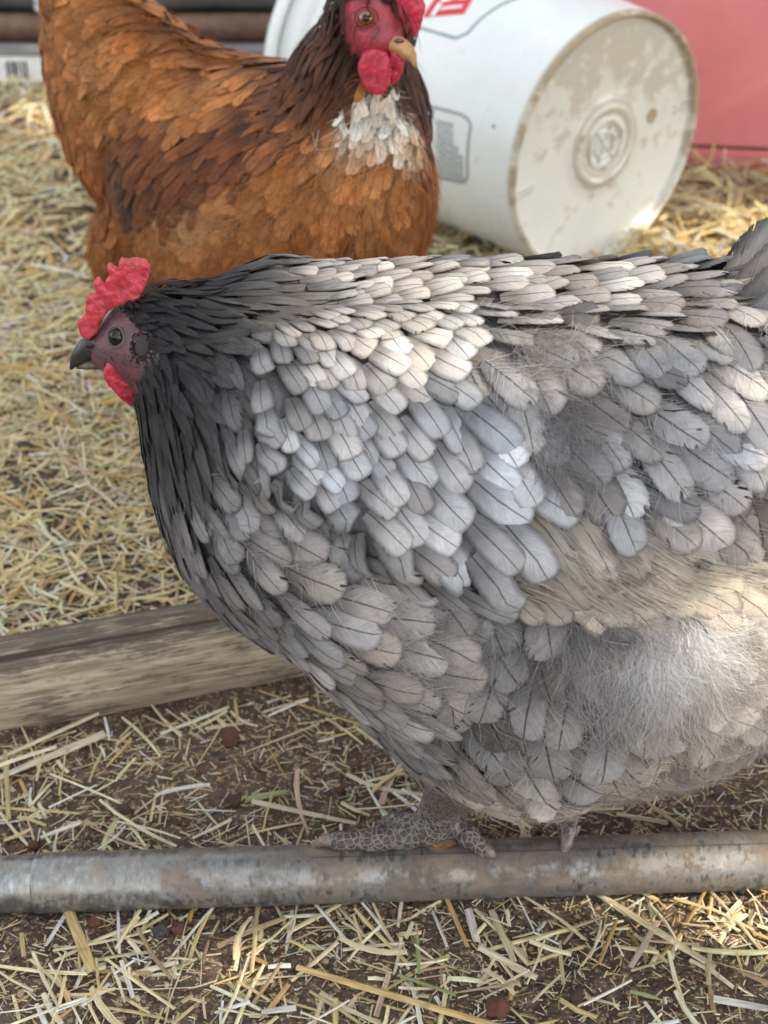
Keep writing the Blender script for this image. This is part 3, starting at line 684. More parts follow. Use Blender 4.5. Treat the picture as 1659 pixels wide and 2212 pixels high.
    def plumage(s, n_cand, skip, seed, vary=.17, warm=.018):
        """fill the body with feathers, roots spaced by their own length and width"""
        rs = np.random.default_rng(seed)
        pick = rs.choice(len(s.tris), n_cand, p=s.areas); b = rs.random((n_cand, 2)); fl = b.sum(1) > 1; b[fl] = 1 - b[fl]
        P0 = s.vco[s.tris[pick, 0]] * (1 - b.sum(1))[:, None] + s.vco[s.tris[pick, 1]] * b[:, :1] + s.vco[s.tris[pick, 2]] * b[:, 1:]
        acc = []; Q = np.zeros((6000, 3)); m = 0
        for i in range(n_cand):
            p = Vector(P0[i]); n = Vector(s.nrm[pick[i]])
            r, d, L, W, c, px, py, mir = s.field(p, n)
            if skip(px, py): continue
            if (px < 340 or r.name.startswith('hackle')) and skip(*proj(P0[i] + np.array(d) * L * .75)): continue
            if m:
                dl = Q[:m] - P0[i]; near = np.abs(dl).max(1) < max(L, W)
                if near.any():
                    e = dl[near]; al = e @ np.array(d); ac = np.sqrt(np.maximum((e * e).sum(1) - al * al, 0))
                    if ((al / (r.along * L)) ** 2 + (ac / (r.across * W)) ** 2).min() < 1: continue
            Q[m] = P0[i]; m += 1
            acc.append((p, n, r, d, L, W, c, px, py, mir))
        for (p, n, r, d, L, W, c, px, py, mir) in acc:
            nj = Matrix.Rotation(R(rs.normal() * r.jit), 3, n) @ d
            l, w_ = L * rs.uniform(.86, 1.16), W * rs.uniform(.86, 1.14)
            vs = s.feather(p - nj * (L * .15), n, nj, l, w_, r.lift + rs.uniform(0, .0006), r.H * rs.uniform(.7, 1.35), r.shape, r.camber, r.curl * (-1 if mir else 1) + rs.normal() * .12, rs.normal() * r.tiltr * .3)
            k = (1 + rs.normal() * vary * r.vary) * (1 + s.mott * noise.noise(p * s.mfreq)); wm = 1 + rs.normal() * warm
            cc = np.clip(c * k * np.array([wm, 1, 2 - wm]), .008, .85)
            tint = (*cc, float(np.clip(r.fluff * rs.uniform(.5, 1.6), 0, 1)))
            if r.barbs and n.dot(p - CPv) < .3 * (p - CPv).length and not mir: s.barb(vs, n, cc, int(r.barbs * rs.uniform(.6, 1.3)), w_, rs)
            n2 = (p - CPv).normalized().dot(n)
            seen = (n2 < .05) and not (mir and n2 > -.05)
            ox, oy = proj(p); inside = -60 < ox < 1720 and -60 < oy < 2260
            s.single.append((l * w_ * max(.15, -n2) if (seen and inside and r.parts) else 0, vs, tint))
    def emit(s, root, mf, nparts, extra=()):
        s.single.sort(key=lambda t: -t[0])
        ts = SHAPES['round'][0]; uv = [((u * .5 + .5), t) for t in ts for u in US]
        nr, nc = 7, 5
        Qf = [(i * nc + j, i * nc + j + 1, (i + 1) * nc + j + 1, (i + 1) * nc + j) for i in range(nr - 1) for j in range(nc - 1)]
        rest = []
        for k, (ar, vs, tint) in enumerate(s.single):
            if k < nparts and ar > 0: link('feather', pymesh('feather', vs, Qf, True, uv, [tint] * 35), mf, root)
            else: rest.append((vs, tint))
        V = [q for vs, _ in rest for q in vs]; T = np.repeat(np.array([t for _, t in rest]), 35, 0)
        QA = (np.array(Qf)[None] + (np.arange(len(rest)) * 35)[:, None, None]).reshape(-1, 4)
        o = link('plumage', npmesh('plumage', V, QA, None, True, np.tile(np.array(uv), (len(rest), 1)), T), mf, root); o['kind'] = 'stuff'
        print('feathers', len(s.single), 'strands', s.dn // 7)
    def emit_down(s, root, m):
        V = np.array(s.dV).reshape(-1, 3); T = np.array(s.dT).reshape(-1, 4)
        if s.bn: V = np.vstack([V] + s.bV); T = np.vstack([T] + s.bT)
        j = np.arange(len(V) // 7)[:, None] * 7; Q = np.vstack([j + [0, 1, 3, 2], j + [2, 3, 5, 4]]); Tr = j + [4, 5, 6]
        print('DOWN', len(V) // 7)
        o = link('down', npmesh('down', V, Q, Tr, True, None, T), m, root); o['kind'] = 'stuff'

def column_loft(cols, nu, nphi, smooth=3):
    """body of oval rings; each ring fits between the seen top and bottom edge"""
    c = np.array(cols, float); xs = c[:, 0]
    s = np.cumsum(np.concatenate([[0], np.hypot(np.diff(xs), np.diff(c[:, 2]) * .7 + np.diff(c[:, 1]) * .3)])); u = np.linspace(0, s[-1], nu)
    D = np.stack([np.interp(u, s, c[:, k]) for k in range(5)], 1)
    ker = np.array([1, 2, 3, 2, 1.]) / 9
    for _ in range(smooth):
        E = np.vstack([D[:1]] * 2 + [D] + [D[-1:]] * 2); D[1:-1] = np.stack([np.convolve(E[:, k], ker, 'valid') for k in range(5)], 1)[1:-1]
    V, Fc = [], []
    for px, top, bot, Yc, b in D:
        at_, ab = TH + math.atan((top - 1106) / F), TH + math.atan((bot - 1106) / F)
        S = lambda al, a, b_: math.sqrt((math.sin(al) * b_) ** 2 + (math.cos(al) * a) ** 2)
        for _ in range(60):
            def res(a):
                Z = CH - Yc * math.tan(at_) - S(at_, a, b) / math.cos(at_)
                return math.sin(ab) * Yc + math.cos(ab) * Z - S(ab, a, b) - CH * math.cos(ab), Z
            lo, hi = .0012, .4
            if res(lo)[0] <= 0: b *= .93; continue
            for _ in range(50):
                mid = (lo + hi) / 2
                if res(mid)[0] > 0: lo = mid
                else: hi = mid
            break
        a = lo; Z = res(a)[1]; k = (px - 829.5) / F
        for j in range(nphi):
            q = 2 * math.pi * j / nphi
            y, z = Yc + b * math.cos(q), Z + a * math.sin(q)
            V.append((k * (y * math.cos(TH) - (z - CH) * math.sin(TH)), y, z))
    for i in range(nu - 1):
        for j in range(nphi):
            j2 = (j + 1) % nphi; Fc.append((i * nphi + j, i * nphi + j2, (i + 1) * nphi + j2, (i + 1) * nphi + j))
    Fc.append(tuple(range(nphi - 1, -1, -1))); Fc.append(tuple((nu - 1) * nphi + j for j in range(nphi)))
    return V, Fc
def blade(name, outline, Y, thick, m, parent, voxel=.0009, yaw=0.0, col=(.5, .05, .07), rough_amp=.0006, rs=1.0, smooth=4):
    """fleshy flat piece (comb, wattle): traced outline, real thickness, rounded edges"""
    P = [onY(x, y, Y) for x, y in outline]; c = np.mean(P, 0); cz, sz = math.cos(yaw), math.sin(yaw)
    nrm = Vector((sz, -cz, 0))
    pts = []
    for p in P:
        # slide along the sight line onto the turned plane
        o = CPv; dr = (Vector(p) - o); t = (Vector(c) - o).dot(nrm) / dr.dot(nrm); pts.append(o + dr * t)
    bm = bmesh.new(); f0 = [bm.verts.new(p - nrm * thick / 2) for p in pts]; f1 = [bm.verts.new(p + nrm * thick / 2) for p in pts]
    bm.faces.new(f0); bm.faces.new(f1[::-1]); n = len(pts)
    for i in range(n): bm.faces.new((f0[i], f1[i], f1[(i + 1) % n], f0[(i + 1) % n]))
    bmesh.ops.recalc_face_normals(bm, faces=bm.faces[:]); me = bpy.data.meshes.new(name); bm.to_mesh(me); bm.free()
    o = link(name, me, m, parent)
    r = o.modifiers.new('r', 'REMESH'); r.mode = 'VOXEL'; r.voxel_size = voxel
    s = o.modifiers.new('s', 'SMOOTH'); s.factor = .5; s.iterations = smooth
    bake(o)
    me = o.data
    for v in me.vertices:
        q = v.co; v.co = q + v.normal * (rough_amp * (noise.noise(q * 420) + .6 * noise.noise(q * 900)) + rough_amp * 1.3 * noise.noise(q * 130))
    tn = []
    for v in me.vertices:
        k = 1 + .35 * noise.noise(v.co * 130) + .2 * noise.noise(v.co * 420); w_ = max(0, noise.noise(v.co * 260)) * .10; tn.append((col[0] * k + w_, col[1] * k + w_ * .5, col[2] * k + w_ * .5, 1))
    a = me.attributes.new('tint', 'FLOAT_COLOR', 'POINT'); a.data.foreach_set('color', np.array(tn, np.float32).ravel())
    if len(me.materials) == 0: me.materials.append(m)
    return o
def ball(name, c, r, m, parent, seg=20, sq=(1, 1, 1), ax=None):
    bm = bmesh.new(); bmesh.ops.create_uvsphere(bm, u_segments=seg, v_segments=seg // 2, radius=1)
    M = Matrix.Diagonal((r * sq[0], r * sq[1], r * sq[2], 1))
    if ax is not None: M = ax.to_track_quat('Z', 'Y').to_matrix().to_4x4() @ M
    bmesh.ops.transform(bm, matrix=Matrix.Translation(c) @ M, verts=bm.verts[:])
    me = bm_mesh(bm, name); me.polygons.foreach_set('use_smooth', np.ones(len(me.polygons), bool)); return link(name, me, m, parent)
def ring(name, c, ax, r, thick, m, parent, sx=1.0, sy=1.0, n=28, k=8, rot=0.0):
    q = ax.to_track_quat('Z', 'Y').to_matrix() @ Matrix.Rotation(rot, 3, 'Z'); V, Fc = [], []
    for i in range(n):
        a = 2 * math.pi * i / n
        for j in range(k):
            b = 2 * math.pi * j / k; rr = r + thick * math.cos(b)
            V.append(Vector(c) + q @ Vector((rr * math.cos(a) * sx, rr * math.sin(a) * sy, thick * math.sin(b))))
    Fc = [(i * k + j, ((i + 1) % n) * k + j, ((i + 1) % n) * k + (j + 1) % k, i * k + (j + 1) % k) for i in range(n) for j in range(k)]
    return link(name, pymesh(name, V, Fc), m, parent)
def plain_tint(me, c):
    a = me.attributes.get('tint') or me.attributes.new('tint', 'FLOAT_COLOR', 'POINT'); a.data.foreach_set('color', np.tile(np.array((*c, 1), np.float32), len(me.vertices)))
def mat_scales(name, dark, pale, sc_=330.0):
    N = NT(name); o = N.obj(); v = N.vor(o, sc_, 'DISTANCE_TO_EDGE'); c0 = N.vor(o, sc_)
    e = N.step(v.outputs[0], .03, .16); n = N.noise(o, 900.0, 3.0).outputs[0]
    c = N.mix(e, pale, dark); c = N.mix(N.math('MULTIPLY', N.step(n, .5, .7), .4), c, (.20, .16, .13, 1))
    p = N.pbsdf(Base__Color=c, Roughness=.6, Normal=N.bump(N.math('ADD', e, N.math('MULTIPLY', n, .3)), .8, .0008)); return N.done(p.outputs[0])

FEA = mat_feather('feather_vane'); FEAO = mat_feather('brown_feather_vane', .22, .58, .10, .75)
DOWN = mat_down('down_barbs'); SKIN = mat_skin('hen_skin'); REDSKIN = mat_skin('red_flesh', (.14, .008, .016), .45, .40, 1000.0, .18)
GLOSS = mat_plain('eye_gloss', (.016, .010, .008), .12, 0, 200, .2, 0, .35, 0.0)

# ------------------------------------------------------------------ the grey hen
def grey_hen():
    Y0 = .65
    root = empty('hen', (.08, Y0, 0), 'grey hen with dark neck perched on the steel pipe in front', 'hen', 'hens in the run')
    cols = [(197, 735, 784, Y0, .006), (205, 716, 795, Y0, .010), (228, 676, 802, Y0, .0145), (258, 655, 820, Y0, .018), (288, 645, 848, Y0, .021), (312, 637, 895, Y0, .026),
            (328, 632, 985, Y0, .034), (346, 628, 1085, Y0, .045), (368, 625, 1150, Y0, .055), (405, 621, 1222, Y0, .07), (452, 618, 1285, Y0, .083), (520, 613, 1350, Y0, .095),
            (600, 624, 1388, Y0, .103), (655, 634, 1415, Y0, .107), (715, 642, 1482, Y0, .11), (795, 640, 1545, Y0, .114), (895, 636, 1642, Y0, .117), (1000, 632, 1716, Y0, .119),
            (1100, 636, 1752, Y0, .12), (1200, 642, 1754, Y0, .12), (1300, 642, 1722, Y0, .119), (1400, 640, 1705, Y0, .117), (1500, 638, 1680, Y0, .113), (1600, 632, 1635, Y0, .106),
            (1700, 630, 1550, Y0, .096), (1800, 665, 1430, Y0, .08), (1900, 730, 1290, Y0, .06), (1960, 800, 1160, Y0, .035), (1985, 880, 1040, Y0, .012)]
    V, Fc = column_loft(cols, 210, 72)
    nphi = 72; A = np.array([tuple(v) for v in V]).reshape(-1, nphi, 3); wx, wy = proj(A)
    edge_x = [480, 560, 640, 740, 800, 860, 930, 1000, 1120, 1350, 1500, 1640, 1760, 1990]; edge_y = [1000, 1080, 1090, 1150, 1200, 1245, 1280, 1282, 1284, 1276, 1258, 1222, 1170, 1000]
    k_ = np.clip((np.interp(wx, edge_x, edge_y) - wy) / 20, 0, 1) * np.clip((wy - 640) / 160, 0, 1) * np.clip((wx - 470) / 120, 0, 1) * (A[..., 1] < Y0)
    k_ = np.maximum(k_, k_[:, (nphi // 2 - np.arange(nphi)) % nphi])
    ctr = A.mean(1, keepdims=True); out = A - ctr; out /= np.linalg.norm(out, axis=2, keepdims=True) + 1e-9
    A = A + out * (k_ * .0125)[..., None]; V = [Vector(q) for q in A.reshape(-1, 3)]
    me = pymesh('body', V, Fc); body = link('body', me, SKIN, root)
    bvh = BVHTree.FromPolygons([tuple(v) for v in V], Fc)
    face = [(180, 700), (232, 665), (262, 672), (285, 690), (296, 712), (322, 716), (332, 745), (325, 775), (312, 800), (308, 850), (292, 890), (270, 840), (225, 810), (180, 810)]
    c = 'x y ang L W col'
    hack = Region('hackle', [(255, 668), (290, 600), (420, 570), (640, 570), (745, 585), (700, 640), (640, 690), (575, 740), (535, 770), (545, 830), (560, 880), (520, 930), (490, 985), (450, 1030), (400, 1075), (350, 1110), (290, 1080), (280, 900), (308, 850), (312, 800), (325, 775), (332, 745), (322, 716), (290, 705)],
        [(275, 668, 10, 30, 11, 'blk'), (300, 650, 0, 36, 12, 'blk'), (300, 690, 15, 40, 13, 'blk'), (330, 690, 20, 44, 14, 'blk'), (325, 790, 60, 44, 13, 'blk'), (345, 740, 30, 46, 14, 'blk'), (340, 640, 4, 50, 14, 'blk'), (400, 630, 6, 95, 23, 'ink'), (480, 612, 4, 125, 25, 'dk'), (580, 606, 5, 150, 30, 'dm'), (680, 606, 8, 150, 36, 'dm'),
         (420, 690, 14, 95, 24, 'blk'), (520, 665, 12, 125, 28, 'dk'), (600, 650, 8, 130, 32, 'dm'), (380, 740, 35, 80, 21, 'ink'), (460, 740, 22, 100, 28, 'dk'), (540, 715, 16, 105, 34, 'dm'),
         (350, 800, 75, 70, 18, 'blk'), (400, 800, 62, 95, 24, 'ink'), (460, 800, 45, 100, 32, 'dk'), (520, 790, 38, 90, 36, 'dm'), (335, 880, 84, 95, 22, 'ink'), (390, 890, 72, 105, 27, 'ink'), (450, 880, 62, 100, 33, 'dk'), (510, 870, 58, 95, 38, 'dm'),
         (330, 960, 86, 110, 26, 'dk'), (400, 970, 76, 115, 31, 'dk'), (460, 960, 66, 105, 36, 'dm'), (350, 1050, 82, 120, 34, 'dm')], .0022, .0022, 'lance', .22, .16, .28, .54, 0, 10, .7, barbs=9)
    wing = Region('wing', [(540, 770), (600, 720), (680, 690), (760, 640), (860, 600), (960, 590), (1010, 640), (990, 720), (1000, 790), (1060, 850), (1100, 930), (1140, 1010), (1150, 1120), (1120, 1180), (1080, 1230), (1000, 1262), (930, 1268), (860, 1235), (800, 1190), (740, 1140), (690, 1090), (640, 1060), (560, 1060), (520, 1010), (500, 940), (545, 880)],
        [(580, 790, 62, 92, 58, 'md'), (640, 740, 45, 86, 54, 'md'), (720, 690, 24, 95, 54, 'gr'), (830, 640, 3, 105, 52, 'md'), (930, 630, 0, 110, 54, 'gr'), (620, 860, 66, 96, 56, 'gr'), (700, 800, 52, 105, 66, 'bl'),
         (790, 740, 38, 112, 74, 'wg'), (890, 730, 33, 120, 84, 'wg'), (560, 960, 70, 90, 48, 'md'), (610, 960, 66, 92, 54, 'bl'), (690, 900, 58, 105, 66, 'lt'), (780, 850, 50, 112, 72, 'lt'), (880, 820, 44, 115, 76, 'bl'), (570, 1030, 66, 78, 44, 'md'),
         (660, 1000, 60, 95, 60, 'bl'), (740, 960, 55, 105, 66, 'bl'), (820, 940, 50, 112, 70, 'lt'), (900, 900, 46, 130, 78, 'bl'), (980, 880, 42, 165, 80, 'bl'), (730, 1060, 55, 100, 68, 'bl'), (800, 1040, 52, 112, 70, 'lt'),
         (880, 1010, 48, 130, 76, 'bl'), (960, 990, 46, 170, 84, 'bb'), (1040, 960, 50, 150, 84, 'bb'), (820, 1130, 50, 120, 70, 'lt'), (900, 1100, 47, 150, 80, 'bl'), (980, 1090, 46, 205, 92, 'bb'), (1060, 1060, 50, 195, 98, 'bb'), (900, 1200, 44, 150, 76, 'lt'), (1000, 1190, 42, 175, 88, 'bl')], .0040, .0024, 'blunt', .03, .15, .40, .62, 0, 8, .4, vary=1.0, kw=.80, kl=.76)
    panel = Region('secondaries', [(1090, 1230), (1130, 1180), (1150, 1060), (1240, 1060), (1330, 1100), (1420, 1150), (1520, 1170), (1640, 1160), (1640, 1215), (1500, 1250), (1350, 1268), (1180, 1275), (1060, 1275)],
        [(1120, 1225, 20, 130, 30, 'tan'), (1180, 1120, 52, 230, 34, 'tn2'), (1260, 1120, 42, 280, 34, 'tan'), (1350, 1170, 28, 260, 34, 'tn2'), (1450, 1200, 10, 240, 34, 'tn2'), (1600, 1190, -4, 200, 36, 'tan')], .0020, .0024, 'blunt', .10, .08, .16, .34, -.55, 3, .2, kw=1.9, kl=1.1, vary=.45, barbs=0)
    saddle = Region('saddle', [(930, 560), (1100, 560), (1300, 560), (1500, 560), (1720, 560), (1990, 640), (1990, 1180), (1650, 1180), (1560, 1160), (1440, 1140), (1340, 1090), (1240, 1050), (1150, 1000), (1120, 930), (1080, 860), (1020, 800), (1000, 720), (1015, 640)],
        [(960, 600, 0, 120, 58, 'md'), (1080, 600, 0, 125, 60, 'md'), (1200, 600, 0, 130, 62, 'dm'), (1320, 600, 0, 130, 64, 'dm'), (1450, 600, 0, 130, 64, 'dm'), (1060, 680, 6, 130, 68, 'gr'), (1180, 680, 5, 135, 72, 'md'), (1310, 670, 4, 135, 74, 'gr'), (1430, 680, 6, 135, 74, 'md'), (1560, 700, 28, 160, 86, 'gr'),
         (1060, 790, 42, 160, 90, 'lt'), (1150, 790, 40, 160, 88, 'md'), (1260, 770, 30, 165, 92, 'lt'), (1380, 770, 28, 165, 92, 'gr'), (1500, 790, 34, 165, 92, 'lt'), (1620, 820, 42, 170, 92, 'gr'), (1110, 880, 48, 170, 92, 'lt'), (1210, 890, 52, 160, 88, 'md'), (1310, 880, 46, 160, 90, 'gr'), (1420, 880, 42, 160, 92, 'lt'), (1530, 900, 46, 165, 92, 'bl'), (1640, 940, 50, 170, 92, 'gr'),
         (1230, 990, 60, 150, 84, 'md'), (1330, 990, 56, 165, 92, 'bl'), (1430, 990, 52, 165, 96, 'bl'), (1530, 1010, 50, 165, 92, 'gr'), (1640, 1060, 54, 160, 90, 'md'), (1330, 1060, 56, 150, 84, 'gr'), (1430, 1080, 50, 150, 86, 'lt'), (1540, 1110, 44, 150, 84, 'md'), (1850, 900, 50, 170, 90, 'gr')], .0030, .0040, 'round', .26, .16,   .38, .60, .06, 12, 1.0, vary=1.35, barbs=26, kw=.92, kl=.88)
    breast = Region('breast', [(300, 1060), (350, 1110), (400, 1075), (450, 1030), (495, 985), (520, 1010), (560, 1060), (640, 1060), (690, 1090), (740, 1140), (780, 1200), (850, 1260), (930, 1280), (950, 1400), (930, 1480), (915, 1560), (900, 1640), (840, 1640), (700, 1520), (560, 1440), (380, 1300)],
        [(350, 1130, 78, 125, 40, 'dm'), (400, 1150, 74, 125, 50, 'md'), (455, 1090, 66, 120, 56, 'md'), (520, 1060, 55, 110, 62, 'gr'), (430, 1240, 64, 130, 52, 'md'), (490, 1180, 58, 135, 74, 'gr'), (570, 1130, 42, 130, 82, 'md'), (640, 1120, 30, 125, 84, 'gr'), (520, 1290, 55, 135, 62, 'md'), (580, 1230, 42, 145, 86, 'lt'), (660, 1210, 26, 145, 96, 'wg'),
         (740, 1200, 12, 140, 96, 'gr'), (600, 1330, 44, 135, 74, 'gr'), (680, 1310, 26, 150, 98, 'lt'), (760, 1310, 10, 150, 106, 'wg'), (850, 1320, 2, 150, 108, 'gr'), (700, 1420, 36, 135, 76, 'wg'), (770, 1420, 14, 150, 104, 'wg'), (860, 1420, 4, 140, 106, 'wg'), (780, 1510, 38, 130, 72, 'gr'), (850, 1510, 22, 140, 90, 'wg'), (880, 1590, 42, 130, 70, 'gr')], .0024, .0032, 'round', .18, .15, .38, .60, 0, 8, .5, barbs=14, kw=.92, kl=.86)
    flank = Region('flank', [], [(980, 1320, 70, 110, 84, 'md'), (1080, 1320, 78, 110, 90, 'gr'), (1200, 1310, 84, 110, 92, 'md'), (1320, 1300, 72, 110, 92, 'dm'), (1400, 1400, 80, 120, 84, 'wh'), (1500, 1380, 55, 120, 84, 'wh'), (1600, 1340, 35, 130, 90, 'wg'), (960, 1430, 78, 130, 76, 'md'),
         (1060, 1430, 82, 120, 84, 'md'), (1160, 1430, 84, 120, 84, 'dm'), (1260, 1440, 84, 120, 84, 'gr'), (960, 1560, 58, 150, 72, 'dm'), (1050, 1540, 68, 150, 84, 'gr'), (1160, 1540, 72, 160, 96, 'lt'), (1280, 1560, 72, 160, 92, 'gr'), (1400, 1560, 72, 140, 84, 'wg'), (1520, 1530, 55, 140, 84, 'wg'), (960, 1650, 42, 150, 68, 'tan'),
         (1080, 1640, 52, 165, 96, 'lt'), (1200, 1640, 58, 165, 98, 'lt'), (1310, 1640, 62, 160, 96, 'wg'), (1430, 1640, 66, 130, 80, 'tan'), (1540, 1600, 60, 130, 80, 'tan'), (1050, 1710, 30, 150, 84, 'tn2'), (1180, 1730, 25, 150, 90, 'tn2'), (1320, 1700, 50, 130, 84, 'tan'), (1650, 1480, 40, 130, 84, 'wg'), (1850, 1300, 30, 130, 84, 'wg')], .0010, .0036, 'round', .42, .16, .36, .58, .1, 14, .9, barbs=24, vary=1.6, kw=1.18, kl=1.15)
    hen = Hen(bvh, lambda x: Y0, 4200.0, [hack, wing, panel, saddle, breast], flank); hen.surface(me)
    # skin colour of the body: bare face, feather grey darkened beneath as painted shade between feathers
    vn = np.array([v.normal for v in me.vertices]); co = hen.vco; px, py = proj(co); tn = np.zeros((len(co), 4), np.float32); tn[:, 3] = 1
    for i in range(len(co)):
        if px[i] < 350 and in_poly(px[i], py[i], face) or px[i] < 262:
            k = np.clip(.5 + .9 * noise.noise(Vector(co[i]) * 190) + .3 * noise.noise(Vector(co[i]) * 500), 0, 1); tn[i, :3] = np.array((.125, .044, .050)) * (1 - k) + np.array((.040, .031, .032)) * k
        else:
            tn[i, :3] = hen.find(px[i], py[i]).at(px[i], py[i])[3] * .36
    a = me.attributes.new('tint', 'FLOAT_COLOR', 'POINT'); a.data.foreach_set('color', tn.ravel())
    hen.plumage(42000, lambda x, y: x < 352 and in_poly(x, y, face) or x < 268, 3)
    # tail: long stiff feathers fanned up beyond the rump
    tails = [((1500, 705), (1640, 555), 255, 'gr', -.04), ((1520, 712), (1680, 575), 245, 'md', -.02), ((1555, 712), (1710, 600), 250, 'gr', .0), ((1565, 735), (1740, 640), 250, 'lt', .02), ((1580, 770), (1780, 720), 240, 'gr', .035), ((1585, 810), (1790, 810), 230, 'md', .05), ((1490, 700), (1630, 540), 250, 'md', -.06), ((1590, 850), (1790, 900), 220, 'gr', .06)]
    for k, (p, q, L, cl, off) in enumerate(tails):
        yb = Y0 - .035 - off
        A, B = Vector(onY(p[0], p[1], Y0 - off * .6)), Vector(onY(q[0], q[1], Y0 - off))
        d = (B - A).normalized(); n = d.cross(Vector((0, 0, 1))).normalized()
        if n.y > 0: n = -n
        n = (n + Vector((0, 0, .25))); n = (n - d * n.dot(d)).normalized()
        vs = hen.feather(A, n, d, L * 1.15 / 4200, 105 / 4200, 0, .004, 'round', .22, .12, 0, True)
        hen.single.append((1.0, vs, (*PAL[cl], .10)))
    # down between and under the feathers
    white = lambda x, y: math.exp(-((x - 1430) / 135) ** 2 - ((y - 1400) / 105) ** 2)
    fk = lambda x, y, r: r is flank and x > 860 and y > 1298
    hen.strands(5200, lambda x, y, r: ((.5 if y < 1420 else .05) + 1.6 * white(x, y)) if fk(x, y, r) else 0, .017, .00022, .55, (.004, .012), 5, .5)
    hen.strands(4600, lambda x, y, r: white(x, y) if (fk(x, y, r) and y > 1335) else 0, .021, .00022, .7, (.006, .016), 7, .5)
    hen.strands(1100, lambda x, y, r: 1.0 if r is panel else 0, .034, .00028, .06, (.0022, .0034), 6, .06)
    hen.strands(3600, lambda x, y, r: (1.0 if x > 1330 else .25) if (fk(x, y, r) and (y > 1650 - max(0, x - 1400) * .6)) else 0, .016, .00024, .5, (.004, .011), 8, .4)
    hen.strands(2500, lambda x, y, r: 1.0 if (r is saddle and 1100 < x < 1260 and 740 < y < 1060) else 0, .018, .00022, .7, (.004, .012), 9, .5)
    hen.strands(2200, lambda x, y, r: 1.0 if (r is breast and (x > 800 or (600 < x < 760 and 1060 < y < 1180))) else 0, .016, .00022, .5, (.003, .008), 10, .4)
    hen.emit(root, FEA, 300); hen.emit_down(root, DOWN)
    # comb, wattle
    k = .33152 / 1.82278
    cr = lambda L: [((250 / 1.82278) + x * k, (980 / 1.82278) + y * k) for x, y in L]
    blade('comb', cr([(205, 1000), (160, 845), (200, 840), (255, 930), (215, 810), (250, 785), (300, 850), (262, 660), (270, 600), (300, 540), (400, 545), (440, 680), (385, 450), (368, 385), (400, 355), (455, 395), (545, 540), (505, 370), (550, 330), (605, 400), (520, 210), (528, 172), (565, 180), (640, 250), (680, 300), (662, 135), (690, 125), (720, 140), (740, 122), (790, 130), (850, 120), (960, 140), (1020, 210), (1035, 290), (1010, 370), (960, 450), (920, 560), (820, 640), (690, 640), (560, 720), (470, 830), (410, 960), (310, 1060)]),
          Y0 - .002, .0052, REDSKIN, root, .0008, 0, (.36, .030, .045), .00045, 1.0, 2)
    blade('wattle', cr([(520, 1340), (495, 1400), (495, 1500), (540, 1600), (650, 1720), (740, 1800), (850, 1840), (905, 1800), (920, 1650), (900, 1480), (800, 1440), (700, 1400), (600, 1350)]), Y0 - .013, .0045, REDSKIN, root, .0008, 0, (.32, .016, .030))
    blade('wattle', [(x + 8, y + 8) for x, y in cr([(520, 1340), (495, 1400), (495, 1500), (540, 1600), (650, 1720), (740, 1800), (850, 1840), (905, 1800), (920, 1650), (900, 1480), (800, 1440), (700, 1400), (600, 1350)])], Y0 + .008, .004, REDSKIN, root, .0009, 0, (.30, .016, .030))
    # beak
    bk = mat_plain('dark_beak', (.028, .025, .024), .35, 0, 300, .5, .2, .5)
    up_ = smooth_path([(*onY(225, 748, Y0), .0058), (*onY(200, 748, Y0), .0052), (*onY(181, 760, Y0), .0042), (*onY(165, 776, Y0), .0029), (*onY(153, 797, Y0), .0007)], 14)
    V, Fc = tube([q[:3] for q in up_], [q[3] for q in up_], 16, [1.25 - .25 * i / 13 for i in range(14)]); o = link('beak', pymesh('beak', V, Fc), bk, root)
    lo_ = smooth_path([(*onY(232, 782, Y0), .0045), (*onY(205, 785, Y0), .0037), (*onY(182, 789, Y0), .0026), (*onY(166, 794, Y0), .0008)], 10)
    V, Fc = tube([q[:3] for q in lo_], [q[3] for q in lo_], 14, [.75] * 10); link('lower_bill', pymesh('lower_bill', V, Fc), mat_plain('horn_beak', (.10, .075, .055), .4, 0, 300, .5, .2), o)
    def hit(px, py):
        d = Vector(ray(px, py)).normalized(); l, n, _, _ = bvh.ray_cast(CPv, d); return l, n
    l, n = hit(193, 748); l = l or Vector(onY(193, 748, Y0 - .005)); ball('nostril', Vector(onY(192, 747, Y0 - .0052)), .0015, mat_plain('nostril_dark', (.008, .006, .006), .6), o, 12, (1.3, .5, .8))
    # eye
    l, n = hit(251, 728); n = (n + Vector((0, -.6, .1))).normalized()
    lid = mat_plain('eyelid_grey', (.075, .060, .058), .6, 0, 700, .3, .4)
    e = ball('eye', l - n * .0014, .0041, GLOSS, root, 28)
    ball('pupil', l + n * .0010, .0022, mat_plain('pupil_black', (.003, .003, .003), .10, 0, 300, .1, 0, .4, 0.0), e, 18)
    eye_at = l.copy()
    ring('eyelid', l + n * .0004, n, .0045, .0006, lid, root, .90, 1.10, 36, 10, R(18))
    # ear with its tuft of bristles
    l, n = hit(309, 746)
    dk = mat_plain('ear_dark', (.030, .022, .025), .8, 0, 600, .4, .4)
    ball('ear', l + n * .0002, .0046, dk, root, 20, (.95, 1.15, .25), n)
    # bristles on brow, lores and round the ear
    rs = np.random.default_rng(4); V, Fc, T = [], [], []
